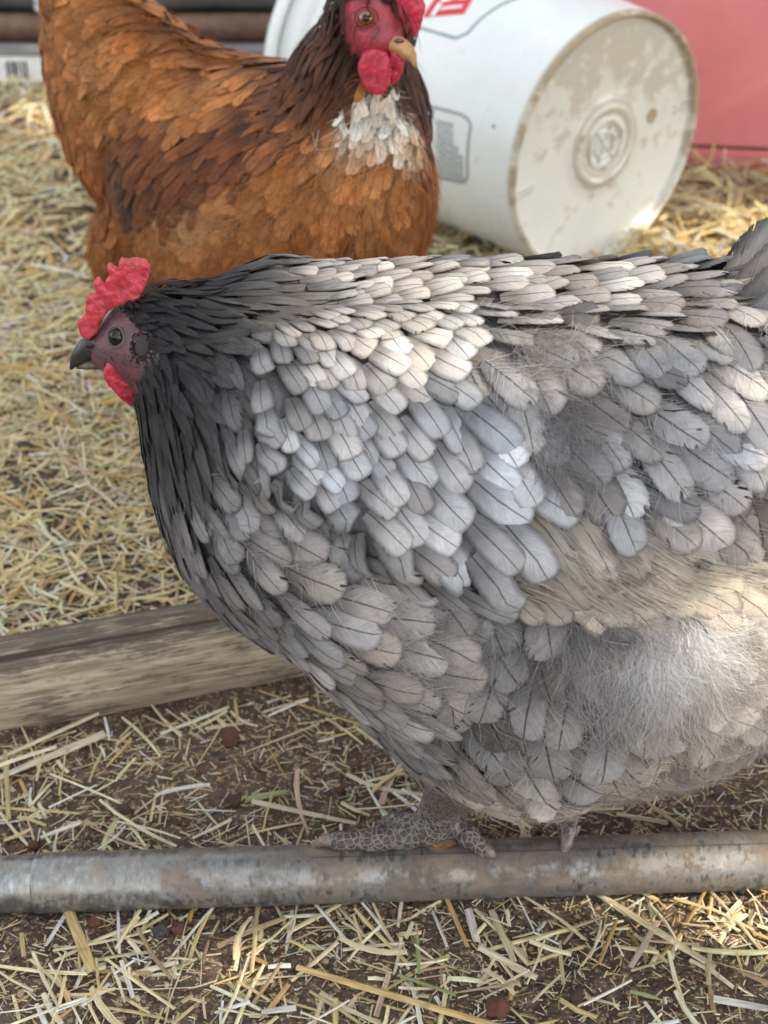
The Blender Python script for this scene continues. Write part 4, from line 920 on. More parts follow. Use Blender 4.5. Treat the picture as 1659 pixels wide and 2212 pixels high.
    for i in range(520):
        if i < 230: x, y = rs.uniform(205, 335), 0; y = np.interp(x, [205, 230, 262, 300, 335], [706, 676, 662, 660, 690]) + rs.normal() * 7; ang = R(rs.normal(-60 if x < 262 else -25, 28)); L = rs.uniform(.0025, .0062)
        elif i < 470:
            q = rs.uniform(0, 6.28); rr = 30 * rs.random() ** .5; x, y = 309 + rr * math.cos(q), 746 + 1.15 * rr * math.sin(q); ang = R(rs.normal(40, 45)); L = rs.uniform(.002, .0045)
        else: x, y = rs.uniform(215, 318), rs.uniform(700, 840); ang = R(rs.normal(40, 50)); L = rs.uniform(.0012, .003)
        l, n = hit(x, y)
        if l is None or (l - eye_at).length < .0085: continue
        d = hen.img_dir(l, n, ang); d = (d + n * rs.uniform(.15, .6)).normalized(); sd = d.cross(n).normalized() * .00022; j = len(V)
        V += [l + sd, l - sd, l + d * L * .6 + sd * .7 - n * L * .1, l + d * L * .6 - sd * .7 - n * L * .1, l + d * L - n * L * .25]; Fc += [(j, j + 1, j + 3, j + 2), (j + 2, j + 3, j + 4)]
        T += [(.014, .013, .015, 1)] * 5
    o = link('bristles', pymesh('bristles', V, Fc, True, None, T), mat_plain('bristle_black', (.012, .011, .013), .8, 0, 300, .2, 0, .1), root); o['kind'] = 'stuff'
    # legs: thick scaled shank, four toes with claws gripping the pipe
    SC = mat_scales('grey_leg_scales', (.040, .036, .034, 1), (.17, .145, .125, 1), 270.0)
    cl = mat_plain('claw_horn', (.15, .12, .095), .45, 0, 400, .5, .2)
    def leg(near):
        zt = 2 * PR
        P = lambda px, py, z: Vector(ground(px, py, z))
        hub = P(925, 1792, zt + .010)
        chains = []
        shank = smooth_path([(*(P(985, 1660, .115)), .0145), (*(P(965, 1715, .075)), .0125), (*(P(945, 1760, .052)), .0115), (*hub, .0115)], 12)
        chains.append(shank)
        toes = [([(*hub, .0085), (*P(880, 1805, zt + .0065), .0076), (*P(810, 1814, zt + .0050), .0063), (*P(728, 1816, zt + .0045), .0052)], (P(700, 1815, zt + .005), P(672, 1832, zt - .002))),
                ([(*hub, .0075), (*P(890, 1780, zt + .011), .0064), (*P(852, 1776, zt + .007), .0054), (*P(836, 1780, zt + .001), .0046)], (P(826, 1786, zt - .004), P(812, 1795, zt - .012))),
                ([(*hub, .0080), (*P(975, 1784, zt + .010), .0070), (*P(1012, 1808, zt + .0075), .0062), (*P(1046, 1834, zt + .0025), .0050)], (P(1058, 1842, zt + .002), P(1077, 1860, zt - .008))),
                ([(*hub, .0085), (*(hub + Vector((.012, .020, -.006))), .0075), (*(hub + Vector((.018, .036, -.022))), .0062)], (hub + Vector((.02, .042, -.03)), hub + Vector((.021, .046, -.038))))]
        if not near:
            hub = P(1228, 1796, zt + .007) + Vector((.002, .034, .006))
            shank = smooth_path([(*(hub + Vector((.012, .03, .085))), .0135), (*(hub + Vector((.006, .018, .05))), .0115), (*(hub + Vector((.002, .004, .02))), .0105), (*hub, .0105)], 12)
            tip = P(1226, 1798, zt + .0045)
            toes = [([(*hub, .0085), (*(hub * .5 + tip * .5 + Vector((0, 0, .002))), .0066), (*tip, .0054)], (tip + Vector((-.001, -.006, -.002)), tip + Vector((-.004, -.0105, -.010)))),
                    ([(*hub, .0075), (*(hub + Vector((.022, .016, -.008))), .006), (*(hub + Vector((.036, .026, -.026))), .0045)], (hub + Vector((.040, .029, -.032)), hub + Vector((.043, .031, -.038)))),
                    ([(*hub, .0075), (*(hub + Vector((-.018, .020, -.010))), .006), (*(hub + Vector((-.028, .034, -.028))), .0045)], (hub + Vector((-.031, .038, -.034)), hub + Vector((-.033, .041, -.040))))]
        bm = bmesh.new(); claws = []
        parts = [shank] + [smooth_path(t[0], 12) for t in toes]
        for ch in parts:
            rr = [q[3] * (1 + (.12 * math.sin(i * 1.9) if ch is not shank else 0)) for i, q in enumerate(ch)]
            V, Fc = tube([q[:3] for q in ch], rr, 14)
            vs = [bm.verts.new(v) for v in V]
            for f in Fc: bm.faces.new([vs[i] for i in f])
            e = Vector(ch[-1][:3]); 
            if ch is not shank:
                r = bmesh.ops.create_icosphere(bm, subdivisions=2, radius=ch[-1][3] * 1.02); bmesh.ops.translate(bm, verts=r['verts'], vec=e)
        bmesh.ops.recalc_face_normals(bm, faces=bm.faces[:]); m = bpy.data.meshes.new('leg'); bm.to_mesh(m); bm.free()
        o = link('leg', m, SC, root); r = o.modifiers.new('r', 'REMESH'); r.mode = 'VOXEL'; r.voxel_size = .0008; s = o.modifiers.new('s', 'SMOOTH'); s.iterations = 4; s.factor = .5
        bake(o)
        if len(o.data.materials) == 0: o.data.materials.append(SC)
        for t, (c0, c1) in toes:
            e = Vector(t[-1][:3]); q = smooth_path([(*e, t[-1][3] * .80), (*c0, t[-1][3] * .62), (*(c0 * .45 + c1 * .55), t[-1][3] * .36), (*c1, .0004)], 9)
            V, Fc = tube([a[:3] for a in q], [a[3] for a in q], 10); link('claw', pymesh('claw', V, Fc), cl, o)
    leg(True); leg(False)
    return hen
GREY = grey_hen()

# ------------------------------------------------------------------ the brown hen behind
def brown_hen():
    root = empty('hen', (-.11, 1.08, 0), 'rusty brown hen with a white chest patch standing behind the grey hen', 'hen', 'hens in the run')
    Yc = lambda x: 1.075 - .42 * (x + .11)
    def yc(px): return 1.165 - .175 * (px - 112) / 820
    cols = [(px, t, b, yc(px), w_) for px, t, b, w_ in [(104, -40, 130, .012), (116, -60, 190, .03), (135, -70, 275, .045), (165, -70, 345, .058), (200, -60, 400, .07), (232, -48, 432, .078), (255, -37, 470, .086), (280, -20, 610, .092), (310, 5, 665, .097), (355, 38, 690, .102), (420, 92, 712, .106), (500, 124, 732, .109), (590, 142, 742, .111),
             (650, 146, 745, .111), (720, 158, 735, .109), (790, 175, 705, .102), (850, 205, 640, .09), (885, 235, 585, .076), (908, 275, 540, .06), (922, 320, 490, .042), (929, 370, 440, .02)]]
    V, Fc = column_loft(cols, 130, 56)
    bm = bmesh.new(); vs = [bm.verts.new(v) for v in V]
    for f in Fc: bm.faces.new([vs[i] for i in f])
    rows = [(330, 765, 150, 1.035, .065), (260, 765, 158, 1.03, .067), (205, 762, 150, 1.025, .060), (160, 762, 135, 1.02, .052), (110, 765, 112, 1.015, .045), (60, 778, 84, 1.01, .037), (15, 790, 66, 1.005, .030), (-30, 798, 58, 1.0, .025), (-62, 800, 40, 1.0, .018), (-74, 800, 8, 1.0, .004)]
    rr = smooth_path(rows, 40); V2, F2 = [], []; n = 40
    for py, cx, rx, Y, ry in rr:
        c = onY(cx, py, Y); s_ = (c - CP) @ FW / F
        for k in range(n):
            q = 2 * math.pi * k / n; V2.append((c[0] + rx * s_ * math.cos(q), c[1] + ry * math.sin(q), c[2]))
    for i in range(len(rr) - 1):
        for k in range(n): F2.append((i * n + k, i * n + (k + 1) % n, (i + 1) * n + (k + 1) % n, (i + 1) * n + k))
    F2.append(tuple(range(n - 1, -1, -1))); F2.append(tuple((len(rr) - 1) * n + k for k in range(n)))
    vs = [bm.verts.new(v) for v in V2]
    for f in F2: bm.faces.new([vs[i] for i in f])
    # cheeks and brow of the turned head
    for px, py, Y, r, sq in [(272, 545, 1.10, .030, (.80, 1.2, 1.15)), (262, 510, 1.10, .024, (.9, 1.2, 1.0)), (800, 55, .99, .028, (1, .9, 1.05)), (822, 78, .978, .019, (1, 1, .9))]:
        r_ = bmesh.ops.create_uvsphere(bm, u_segments=20, v_segments=12, radius=1)
        bmesh.ops.transform(bm, matrix=Matrix.Translation(onY(px, py, Y)) @ Matrix.Diagonal((r * sq[0], r * sq[1], r * sq[2], 1)), verts=r_['verts'])
    bmesh.ops.recalc_face_normals(bm, faces=bm.faces[:]); me = bpy.data.meshes.new('body'); bm.to_mesh(me); bm.free()
    body = link('body', me, SKIN, root); r = body.modifiers.new('r', 'REMESH'); r.mode = 'VOXEL'; r.voxel_size = .004; s = body.modifiers.new('s', 'SMOOTH'); s.iterations = 8; s.factor = .5
    bake(body); me = body.data
    if len(me.materials) == 0: me.materials.append(SKIN)
    bvh = BVHTree.FromPolygons([tuple(v.co) for v in me.vertices], [tuple(p.vertices) for p in me.polygons])
    face = [(733, 12), (765, 0), (818, 2), (850, 20), (872, 60), (874, 100), (850, 118), (820, 128), (780, 128), (765, 112), (750, 82), (738, 62)]
    neck = Region('hackle', [(600, 140), (650, 80), (690, 20), (700, -130), (950, -130), (950, 100), (850, 112), (800, 130), (780, 150), (770, 200), (745, 235), (700, 270), (640, 300), (560, 290), (540, 220)],
        [(720, -20, 110, 60, 16, 'od2'), (700, 40, 118, 75, 17, 'ob'), (745, 90, 108, 70, 16, 'ob'), (670, 90, 128, 90, 19, 'ob'), (640, 140, 138, 100, 22, 'od'), (700, 150, 120, 90, 20, 'od2'), (755, 160, 95, 80, 19, 'od2'), (600, 180, 145, 110, 25, 'od'), (660, 200, 130, 100, 24, 'od'), (720, 210, 112, 90, 22, 'od'), (590, 250, 145, 110, 28, 'o1'), (650, 260, 128, 100, 27, 'o1'), (780, -40, 80, 60, 15, 'od2'), (830, -40, 60, 50, 15, 'od2')], .0022, .0022, 'lance', .25, .15, .32, .58, 0, 9, .5, kw=.78, kl=1.1, barbs=6)
    neckr = Region('hackle right', [(850, 110), (900, 110), (935, 330), (912, 330), (880, 235), (845, 210)], [(880, 180, 75, 80, 18, 'ob'), (910, 280, 82, 80, 20, 'od')], .002, .002, 'lance', .2, .15, .32, .58, 0, 8, .5)
    chest = Region('chest', [(762, 150), (850, 150), (890, 240), (912, 310), (915, 350), (870, 350), (830, 315), (790, 345), (740, 335), (730, 260), (742, 232)], [(780, 225, 100, 60, 28, 'ow'), (830, 225, 92, 60, 30, 'ow'), (860, 265, 84, 60, 28, 'ow'), (745, 270, 110, 60, 28, 'ow'), (760, 320, 110, 60, 28, 'oc'), (800, 335, 100, 60, 28, 'oc'), (850, 320, 90, 60, 30, 'ow'), (880, 345, 90, 60, 30, 'oc'), (895, 300, 84, 60, 26, 'oc')], .0016, .0014, 'round', .6, .06, .30, .46, 0, 12, .3, barbs=12, kw=.9, kl=1.0, vary=1.0)
    white2 = Region('chest fleck', [(660, 285), (690, 265), (705, 285), (680, 310), (660, 315)], [(680, 290, 120, 60, 26, 'ow')], .0055, .0030, 'round', .4, .15, .42, .6, 0, 12, .7)
    wing = Region('wing', [(300, 230), (420, 175), (540, 150), (600, 200), (640, 300), (600, 350), (520, 380), (440, 420), (370, 450), (300, 440), (255, 380), (250, 300)],
        [(320, 250, 150, 95, 34, 'o1'), (420, 210, 158, 95, 36, 'o2'), (520, 200, 160, 95, 36, 'o2'), (580, 230, 150, 95, 36, 'o1'), (300, 330, 130, 120, 36, 'od'), (380, 300, 138, 110, 38, 'od'), (460, 280, 145, 100, 38, 'o1'), (540, 290, 148, 95, 40, 'od'), (350, 390, 122, 130, 36, 'od'), (430, 360, 130, 120, 38, 'od'), (520, 340, 140, 95, 40, 'od'), (300, 410, 118, 120, 34, 'od2')], .0040, .0016, 'round', .4, .08, .28, .46, 0, 8, .25, barbs=14, kw=.82, kl=1.0)
    saddle = Region('saddle', [(60, -120), (360, -120), (430, 60), (600, 110), (600, 150), (540, 150), (420, 175), (300, 230), (250, 300), (240, 420), (200, 430), (100, 250)],
        [(140, 40, 170, 80, 34, 'o2'), (230, 30, 165, 80, 36, 'o2'), (330, 60, 165, 85, 36, 'o1'), (430, 110, 165, 90, 36, 'o1'), (530, 140, 165, 90, 36, 'o1'), (160, 150, 150, 85, 40, 'o2'), (240, 140, 150, 85, 40, 'o3'), (340, 150, 155, 85, 40, 'o2'), (190, 260, 130, 90, 42, 'o2'), (250, 230, 140, 85, 42, 'o2'), (215, 370, 115, 90, 42, 'o1')], .0024, .0042, 'round', .6, .14, .28, .46, .2, 24, .9, barbs=52, kw=1.05, kl=1.0)
    body_r = Region('breast', [], [(660, 330, 120, 80, 42, 'o1'), (720, 340, 110, 80, 46, 'o3'), (800, 350, 100, 80, 48, 'o3'), (870, 370, 90, 80, 46, 'o2'), (910, 420, 88, 80, 42, 'o1'), (600, 400, 140, 80, 46, 'o2'), (680, 420, 120, 80, 50, 'o2'), (760, 430, 105, 80, 52, 'o2'), (840, 450, 98, 80, 50, 'o2'), (500, 440, 150, 80, 48, 'o3'), (420, 480, 140, 85, 50, 'oc'), (560, 500, 130, 85, 52, 'o2'), (660, 510, 115, 85, 52, 'o1'), (780, 520, 105, 85, 52, 'o1'), (860, 540, 100, 80, 48, 'o2'), (380, 540, 125, 85, 50, 'o2'), (480, 580, 120, 85, 52, 'o1'), (240, 520, 110, 85, 46, 'o1'), (290, 580, 105, 85, 48, 'od'), (700, 620, 110, 85, 50, 'od')], .0014, .0024, 'round', .55, .10, .28, .46, 0, 13, .35, barbs=34, kw=1.0, kl=.92)
    hen = Hen(bvh, Yc, 2800.0, [neck, neckr, chest, white2, wing, saddle], body_r); hen.mott = .55; hen.mfreq = 40.0; hen.surface(me)
    px, py = proj(hen.vco); tn = np.zeros((len(hen.vco), 4), np.float32); tn[:, 3] = 1
    for i in range(len(px)):
        kk = 1 + .5 * noise.noise(Vector(hen.vco[i]) * 110); tn[i, :3] = (.24 * kk, .026 * kk, .036 * kk) if in_poly(px[i], py[i], face) and hen.vco[i, 1] < 1.02 else hen.find(px[i], py[i]).at(px[i], py[i])[3] * .45
    a = me.attributes.new('tint', 'FLOAT_COLOR', 'POINT'); a.data.foreach_set('color', tn.ravel())
    hen.plumage(46000, lambda x, y: in_poly(x, y, face), 9, .14, .035)
    for k, (p, q, L, cl) in enumerate([((150, 40), (125, -140), 200, 'o1'), ((190, 30), (190, -160), 210, 'o2'), ((240, 20), (260, -150), 200, 'o1'), ((130, 70), (95, -110), 190, 'o2'), ((210, 40), (230, -170), 200, 'od')]):
        A, B = Vector(onY(*p, 1.15 - k * .008)), Vector(onY(*q, 1.17 - k * .008)); d = (B - A).normalized(); n = Vector((.25, -1, .1)); n = (n - d * n.dot(d)).normalized()
        hen.single.append((1.0, hen.feather(A, n, d, L / 2800, 80 / 2800, 0, .004, 'round', .2, .1, 0, True), (*PAL[cl], .2)))
    hen.strands(14000, lambda x, y, r: .6 if r is saddle else (.35 if r is body_r else (.25 if r is chest else .04)), .018, .00042, .5, (.003, .009), 15, .5)
    hen.emit(root, FEAO, 300); hen.emit_down(root, DOWN)
    RD = (.36, .018, .042)
    blade('comb', [(822, -70), (832, -20), (836, 26), (846, 50), (858, 74), (874, 88), (890, 88), (900, 70), (911, 46), (915, 16), (908, -16), (890, -50), (860, -80)], .978, .010, REDSKIN, root, .0014, R(-18), (.42, .020, .05), .0008)
    blade('wattle', [(786, 112), (776, 135), (774, 155), (781, 178), (795, 197), (812, 205), (828, 199), (840, 180), (846, 155), (843, 130), (834, 112), (812, 104)], .958, .008, REDSKIN, root, .0013, R(12), RD, .0003)
    blade('wattle', [(846, 108), (858, 112), (868, 124), (868, 145), (861, 166), (852, 186), (846, 165), (844, 138)], .962, .007, REDSKIN, root, .0013, R(-30), (.36, .015, .04), .0008)
    blade('ear_lobe', [(736, 54), (746, 62), (752, 82), (764, 103), (772, 122), (770, 132), (762, 128), (750, 112), (737, 98), (731, 78)], .992, .007, REDSKIN, root, .0013, R(30), (.52, .05, .085), .0008)
    ball('ear_tuft', Vector(onY(737, 40, .995)), .008, mat_plain('ear_tuft_down', (.17, .11, .075), .95, 0, 350, .7, .9), root, 20, (.9, .7, 1.2))
    bkm = mat_plain('yellow_horn_beak', (.40, .215, .085), .38, 0, 200, .35, .2, .5)
    b = smooth_path([(*onY(832, 88, .972), .0058), (*onY(853, 95, .966), .0060), (*onY(874, 106, .960), .0052), (*onY(889, 122, .956), .0034), (*onY(897, 145, .955), .0007)], 14)
    V, Fc = tube([q[:3] for q in b], [q[3] for q in b], 18, [1.0] * 14); o = link('beak', pymesh('beak', V, Fc), bkm, root)
    b = smooth_path([(*onY(836, 106, .970), .0046), (*onY(858, 114, .964), .0038), (*onY(880, 128, .958), .0013)], 10)
    V, Fc = tube([q[:3] for q in b], [q[3] for q in b], 14, [.8] * 10); link('lower_bill', pymesh('lower_bill', V, Fc), bkm, o)
    ball('nostril', Vector(onY(862, 88, .958)), .0022, mat_plain('nostril_brown', (.10, .07, .055), .6), o, 12, (1.5, .5, .7))
    def hit(px, py):
        l, n, _, _ = bvh.ray_cast(CPv, Vector(ray(px, py)).normalized()); return l, n
    l, n = hit(791, 40); n = (n * .5 + (CPv - l).normalized()).normalized()
    e = ball('eye', l + n * .0006, .0050, mat_plain('amber_iris', (.17, .045, .012), .1, 0, 500, .3, 0, .6, 1.0), root, 24); ball('pupil', l + n * .0040, .0028, GLOSS, e, 18, (1, 1, .65), n)
    for rr_, th, cc in ((.0056, .0008, (.20, .03, .035)), (.0080, .0006, (.27, .033, .042))):
        o = ring('eyelid', l + n * (.0016 - (rr_ - .0058) * .45), n, rr_, th, REDSKIN, root, 1.0, .9); plain_tint(o.data, cc)
    # legs, hidden behind the grey hen
    SCY = mat_scales('yellow_leg_scales', (.28, .17, .06, 1), (.36, .26, .13, 1), 260.0)
    for x, y in ((-.17, 1.12), (-.09, 1.04)):
        bm = bmesh.new()
        for pts in ([(x - .01, y, .16, .012), (x, y, .10, .009), (x + .005, y - .002, .03, .0085), (x + .01, y - .004, .012, .009)], [(x + .01, y - .004, .012, .009), (x + .05, y - .02, .009, .007), (x + .075, y - .03, .007, .004)], [(x + .01, y - .004, .012, .009), (x + .045, y + .02, .009, .007), (x + .066, y + .035, .007, .004)], [(x + .01, y - .004, .012, .009), (x + .03, y - .04, .009, .007), (x + .04, y - .062, .007, .004)], [(x + .01, y - .004, .012, .008), (x - .02, y + .008, .009, .006), (x - .035, y + .014, .007, .003)]):
            q = smooth_path(pts, 10); V, Fc = tube([p[:3] for p in q], [p[3] for p in q], 10); vs = [bm.verts.new(v) for v in V]
            for f in Fc: bm.faces.new([vs[i] for i in f])
        me_ = bm_mesh(bm, 'leg'); link('leg', me_, SCY, root)
brown_hen()

# ------------------------------------------------------------------ straw, grit, clods
def mat_straw(name):
    N = NT(name); a = attr(N); o = N.obj(); uv = N.n('ShaderNodeUVMap', _uv_map='UVMap').outputs[0]
    s = N.n('ShaderNodeSeparateXYZ', i0=uv)
    ln = N.noise(N.n('ShaderNodeCombineXYZ', i0=N.math('MULTIPLY', s.outputs[0], 9.0), i1=N.math('MULTIPLY', s.outputs[1], 1.5), i2=N.math('MULTIPLY', a.outputs['Alpha'], 50.0)).outputs[0], 1.0, 3.0, .6).outputs[0]
    bl = N.noise(o, 120.0, 4.0).outputs[0]
    c = N.mix(N.step(ln, .35, .7), N.mix(1.0, a.outputs['Color'], (.55, .52, .48, 1), 'MULTIPLY'), a.outputs['Color'])
    c = N.mix(N.math('MULTIPLY', N.step(bl, .58, .75), .45), c, (.16, .11, .06, 1))
    p = N.pbsdf(Base__Color=c, Roughness=.5, Normal=N.bump(ln, .5, .0006)); p.inputs['Specular IOR Level'].default_value = .4
    tr = N.n('ShaderNodeBsdfTranslucent', Color=c)
    return N.done(N.n('ShaderNodeMixShader', i0=.12, i1=p.outputs[0], i2=tr.outputs[0]).outputs[0])
STRAW = mat_straw('straw_stem')
SC_ = [((.64, .555, .34), 5), ((.68, .62, .44), 5), ((.56, .45, .23), 3.5), ((.50, .34, .13), 1.6), ((.76, .73, .64), 2.2), ((.36, .26, .15), 1.2), ((.46, .46, .25), .35), ((.52, .39, .30), 1.0), ((.27, .33, .13), .06)]
_p = np.array([w_ for _, w_ in SC_]); _p = _p / _p.sum()
def straw_col(rs, k=(1.06, 1.03, .86)):
    c = np.array(SC_[rs.choice(len(SC_), p=_p)][0]) * k * rs.uniform(1.02, 1.42); return (*np.clip(c, 0, .85), rs.random())
def straw_shape(L, W, arch, bend, rs, segs=3, tw=0.0, taper=.15):
    """one stem lying along X, arched across, slightly bent"""
    V, UV = [], []
    xs = (-1, -.45, .45, 1)
    for i in range(segs + 1):
        t = i / segs; x = (t - .5) * L; b = bend * (1 - (2 * t - 1) ** 2); ww = W * .5 * (1 - taper * abs(2 * t - 1) ** 3); q = tw * (t - .5)
        for u in xs:
            y = u * ww; z = arch * (1 - u * u)
            V.append((x, b + y * math.cos(q) - z * math.sin(q), z * math.cos(q) + y * math.sin(q))); UV.append((u * .5 + .5, t * L * 40))
    Q = [(i * 4 + j, (i + 1) * 4 + j, (i + 1) * 4 + j + 1, i * 4 + j + 1) for i in range(segs) for j in range(3)]
    return V, UV, Q
pn = Vector((-pd.y, pd.x, 0))
def clear(x, y, half):
    p = Vector((x, y, 0)) - PIPE_A; k = p.dot(pn)
    if abs(k) < PR * .75: return False
    a0, d, back = TIMBER; q = Vector((x, y, 0)) - a0
    if -.01 < q.dot(back) < .052 and -.05 < q.dot(d) < .85: return False
    return True
class Litter:
    def __init__(s): s.V, s.UV, s.T, s.Q, s.n = [], [], [], [], 0
    def put(s, sh, M, tint):
        V, UV, Q = sh; A = np.array(V) @ np.array(M.to_3x3()).T + np.array(M.translation)
        s.V.append(A); s.UV.append(np.array(UV)); s.T.append(np.tile(np.array(tint), (len(V), 1))); s.Q.append(np.array(Q) + s.n); s.n += len(V)
    def emit(s, name, label, cat):
        o = link(name, npmesh(name, np.vstack(s.V), np.vstack(s.Q), None, True, np.vstack(s.UV), np.vstack(s.T)), STRAW); return tag(o, label, cat, None, 'stuff')
def place(x, y, z, yaw, pitch, roll): return Matrix.Translation((x, y, z)) @ Matrix.Rotation(yaw, 4, 'Z') @ Matrix.Rotation(pitch, 4, 'Y') @ Matrix.Rotation(roll, 4, 'X')
def straw():
    rs = np.random.default_rng(21); lit = Litter()
    shapes = [straw_shape(1, 1, .22, rs.normal() * .05, rs, 2) for _ in range(3)]
    def scatter(n, x0, x1, y0, y1, Lr, Wr, zmax, dens=None, seg=2):
        for _ in range(n):
            x, y = rs.uniform(x0, x1), rs.uniform(y0, y1)
            if dens and rs.random() > dens(x, y): continue
            L = rs.uniform(*Lr) * (1 if rs.random() < .85 else 1.6); W = rs.uniform(*Wr)
            if not clear(x, y, L): continue
            sh = straw_shape(L, W, W * rs.uniform(.05, .35), rs.normal() * L * .022, rs, seg, rs.normal() * .25)
            z = gz(x, y) + .0006 + rs.random() ** 2 * zmax
            lit.put(sh, place(x, y, z, rs.uniform(0, 6.28), rs.normal() * min(.25, zmax / L * .8), rs.normal() * .35), straw_col(rs, (1.02, 1.02, 1.02) if y < .86 else (1.12, 1.07, .96)))
    bare = lambda x, y: .35 + .65 * (noise.noise(Vector((x * 7, y * 7, 2))) > -.12)
    open_mid = lambda x, y: (.22 if (.66 < y < .80 and x > -.10) else .75) * (.3 + .7 * (noise.noise(Vector((x * 9, y * 9, 5))) > -.15))
    # chaff and short bits close to the lens
    scatter(9000, -.40, .45, .34, .62, (.002, .009), (.0004, .0012), .0012, None, 1)
    scatter(2400, -.40, .45, .34, .62, (.008, .034), (.0008, .0032), .005, bare)
    scatter(5500, -.45, .50, .62, .86, (.003, .013), (.0004, .0012), .0012, None, 1)
    scatter(2300, -.45, .50, .62, .86, (.010, .036), (.0009, .0028), .004, open_mid)
    # deep litter beyond the beam
    scatter(18000, -.62, .10, .84, 1.45, (.008, .044), (.0008, .0030), .006, lambda x, y: .45 + .55 * (noise.noise(Vector((x * 6, y * 6, 8))) > -.2))
    scatter(6000, .10, .75, .84, 1.45, (.012, .042), (.0011, .0034), .012)
    scatter(17000, -.85, .85, 1.45, 2.14, (.016, .055), (.0016, .0042), .014, lambda x, y: .55 + .45 * (noise.noise(Vector((x * 5, y * 5, 3))) > -.1))
    scatter(2600, .25, .8, 1.45, 1.85, (.02, .07), (.0016, .0042), .03)
    scatter(3000, -1.6, 1.6, .35, 2.6, (.02, .05), (.0016, .003), .008, lambda x, y: abs(x) > .62)
    o = lit.emit('straw_litter', 'loose layer of broken straw and chaff covering the soil', 'straw')
    # single stems one can pick out
    G = 'loose straw stems on the ground'
    protos = []
    for k in range(10):
        L, W = 1.0, .055 + .02 * (k % 3)
        V, UV, Q = straw_shape(.05, .0020 + .0006 * (k % 4), .0005 + .0003 * (k % 3), rs.normal() * .0022, rs, 4, rs.normal() * .5, .2)
        protos.append((V, UV, Q))
    mats = []
    meshes = []
    cols_ = []
    for k in range(30):
        V, UV, Q = protos[k % 10]; cols_.append(straw_col(rs, (1.02, 1.02, 1.04))); meshes.append(npmesh('straw_stem', V, Q, None, True, UV, [cols_[-1]] * len(V)))
    zones = [(120, -.30, .33, .36, .60, 'in front of the pipe'), (75, -.32, .12, .63, .83, 'between pipe and beam'), (70, -.42, -.05, .90, 1.5, 'beyond the beam')]
    def hue(c):
        if c[1] > c[0] * .98: return 'greenish'
        if c[2] > .56: return 'white'
        if c[0] < .42: return 'brown'
        return 'golden' if c[2] < c[0] * .5 else 'cream'
    for n, x0, x1, y0, y1, lab in zones:
        k = 0
        while k < n:
            x, y = rs.uniform(x0, x1), rs.uniform(y0, y1)
            if not clear(x, y, .02): continue
            mi = int(rs.integers(30)); o = bpy.data.objects.new('straw_stem', meshes[mi]); COL.objects.link(o)
            if len(o.data.materials) == 0: o.data.materials.append(STRAW)
            sx = rs.uniform(.45, 1.25); yaw = rs.uniform(0, math.pi); o.matrix_world = place(x, y, gz(x, y) + rs.uniform(.001, .005), yaw, rs.normal() * .05, rs.normal() * .3) @ Matrix.Diagonal((sx, rs.uniform(.7, 1.15), 1, 1))
            px = float(proj(np.array((x, y, 0)))[0]); f = px / 1659
            side = 'near the left edge' if f < .2 else 'left of centre' if f < .42 else 'near the middle' if f < .6 else 'right of centre' if f < .8 else 'near the right edge'
            way = 'crosswise' if yaw < .5 or yaw > 2.64 else 'end on' if abs(yaw - 1.57) < .5 else 'slanting right' if yaw < 1.57 else 'slanting left'
            size = 'short' if sx < .75 else 'long' if sx > 1.05 else 'middling'
            tag(o, f'{size} {hue(cols_[mi])} straw stem {way} {lab}, {side}', 'straw', G); k += 1
    # the ones that stand out
    def stem(p, q, W, col, label, arch=.35, z=.004, bend=0.0, name='straw_stem', segs=8):
        A, B = Vector(ground(*p)), Vector(ground(*q)); d = B - A; L = d.length; c = (A + B) / 2
        sh = straw_shape(L, W, W * arch, bend * L, rs, segs, rs.normal() * .3, .12)
        me = npmesh(name, sh[0], sh[2], None, True, sh[1], [(*col, rs.random())] * len(sh[0])); o = link(name, me, STRAW)
        o.matrix_world = place(c.x, c.y, gz(c.x, c.y) + z, math.atan2(d.y, d.x), rs.normal() * .015, rs.normal() * .12); tag(o, label, 'straw'); return o
    Y_, P_, W_, Gn = (.60, .46, .22), (.66, .60, .43), (.76, .74, .68), (.33, .40, .17)
    stem((642, 2100), (1110, 2240), .0042, (.62, .46, .2), 'long thick golden straw stem running out of the bottom edge', .5, .005)
    stem((140, 1960), (205, 2120), .0062, (.58, .45, .2), 'thick hollow yellow stem end sticking out below the pipe joint', .5, .005)
    stem((165, 1960), (100, 2060), .0026, W_, 'white flat straw blade left of the thick hollow stem', .1)
    stem((-20, 1705), (228, 1595), .0062, P_, 'widest pale straw blade at the left edge behind the pipe', .12, .004)
    stem((-10, 1660), (215, 1560), .0036, P_, 'narrow pale blade above the widest one at the left edge', .2, .006)
    stem((15, 1640), (22, 1790), .0030, (.5, .42, .2), 'yellowish blade crossing the left edge upright', .2, .007)
    stem((90, 1830), (178, 1797), .0030, W_, 'short white straw piece just behind the pipe at left', .2)
    stem((545, 1745), (770, 1790), .0040, P_, 'pale split stem lying against the back of the pipe', .3, .004)
    stem((530, 1740), (620, 1720), .0040, Gn, 'greenish folded blade behind the middle of the pipe', .15, .004)
    stem((530, 1635), (690, 1570), .0018, (.62, .52, .3), 'thin straw stem on bare soil left of the grey hen foot', .4, .003)
    stem((310, 1552), (395, 1590), .0018, (.6, .5, .3), 'thin straw stem in the shade of the beam', .4, .003)
    stem((560, 1500), (830, 1590), .0022, (.55, .40, .17), 'golden stem leading under the breast of the grey hen', .4, .004)
    stem((508, 1520), (516, 1575), .0022, (.6, .46, .24), 'short upright golden stem below the breast of the grey hen', .4, .003)
    stem((1265, 1925), (1545, 2100), .0042, (.64, .56, .36), 'long pale straw stem slanting from the pipe to the lower right', .35, .005)
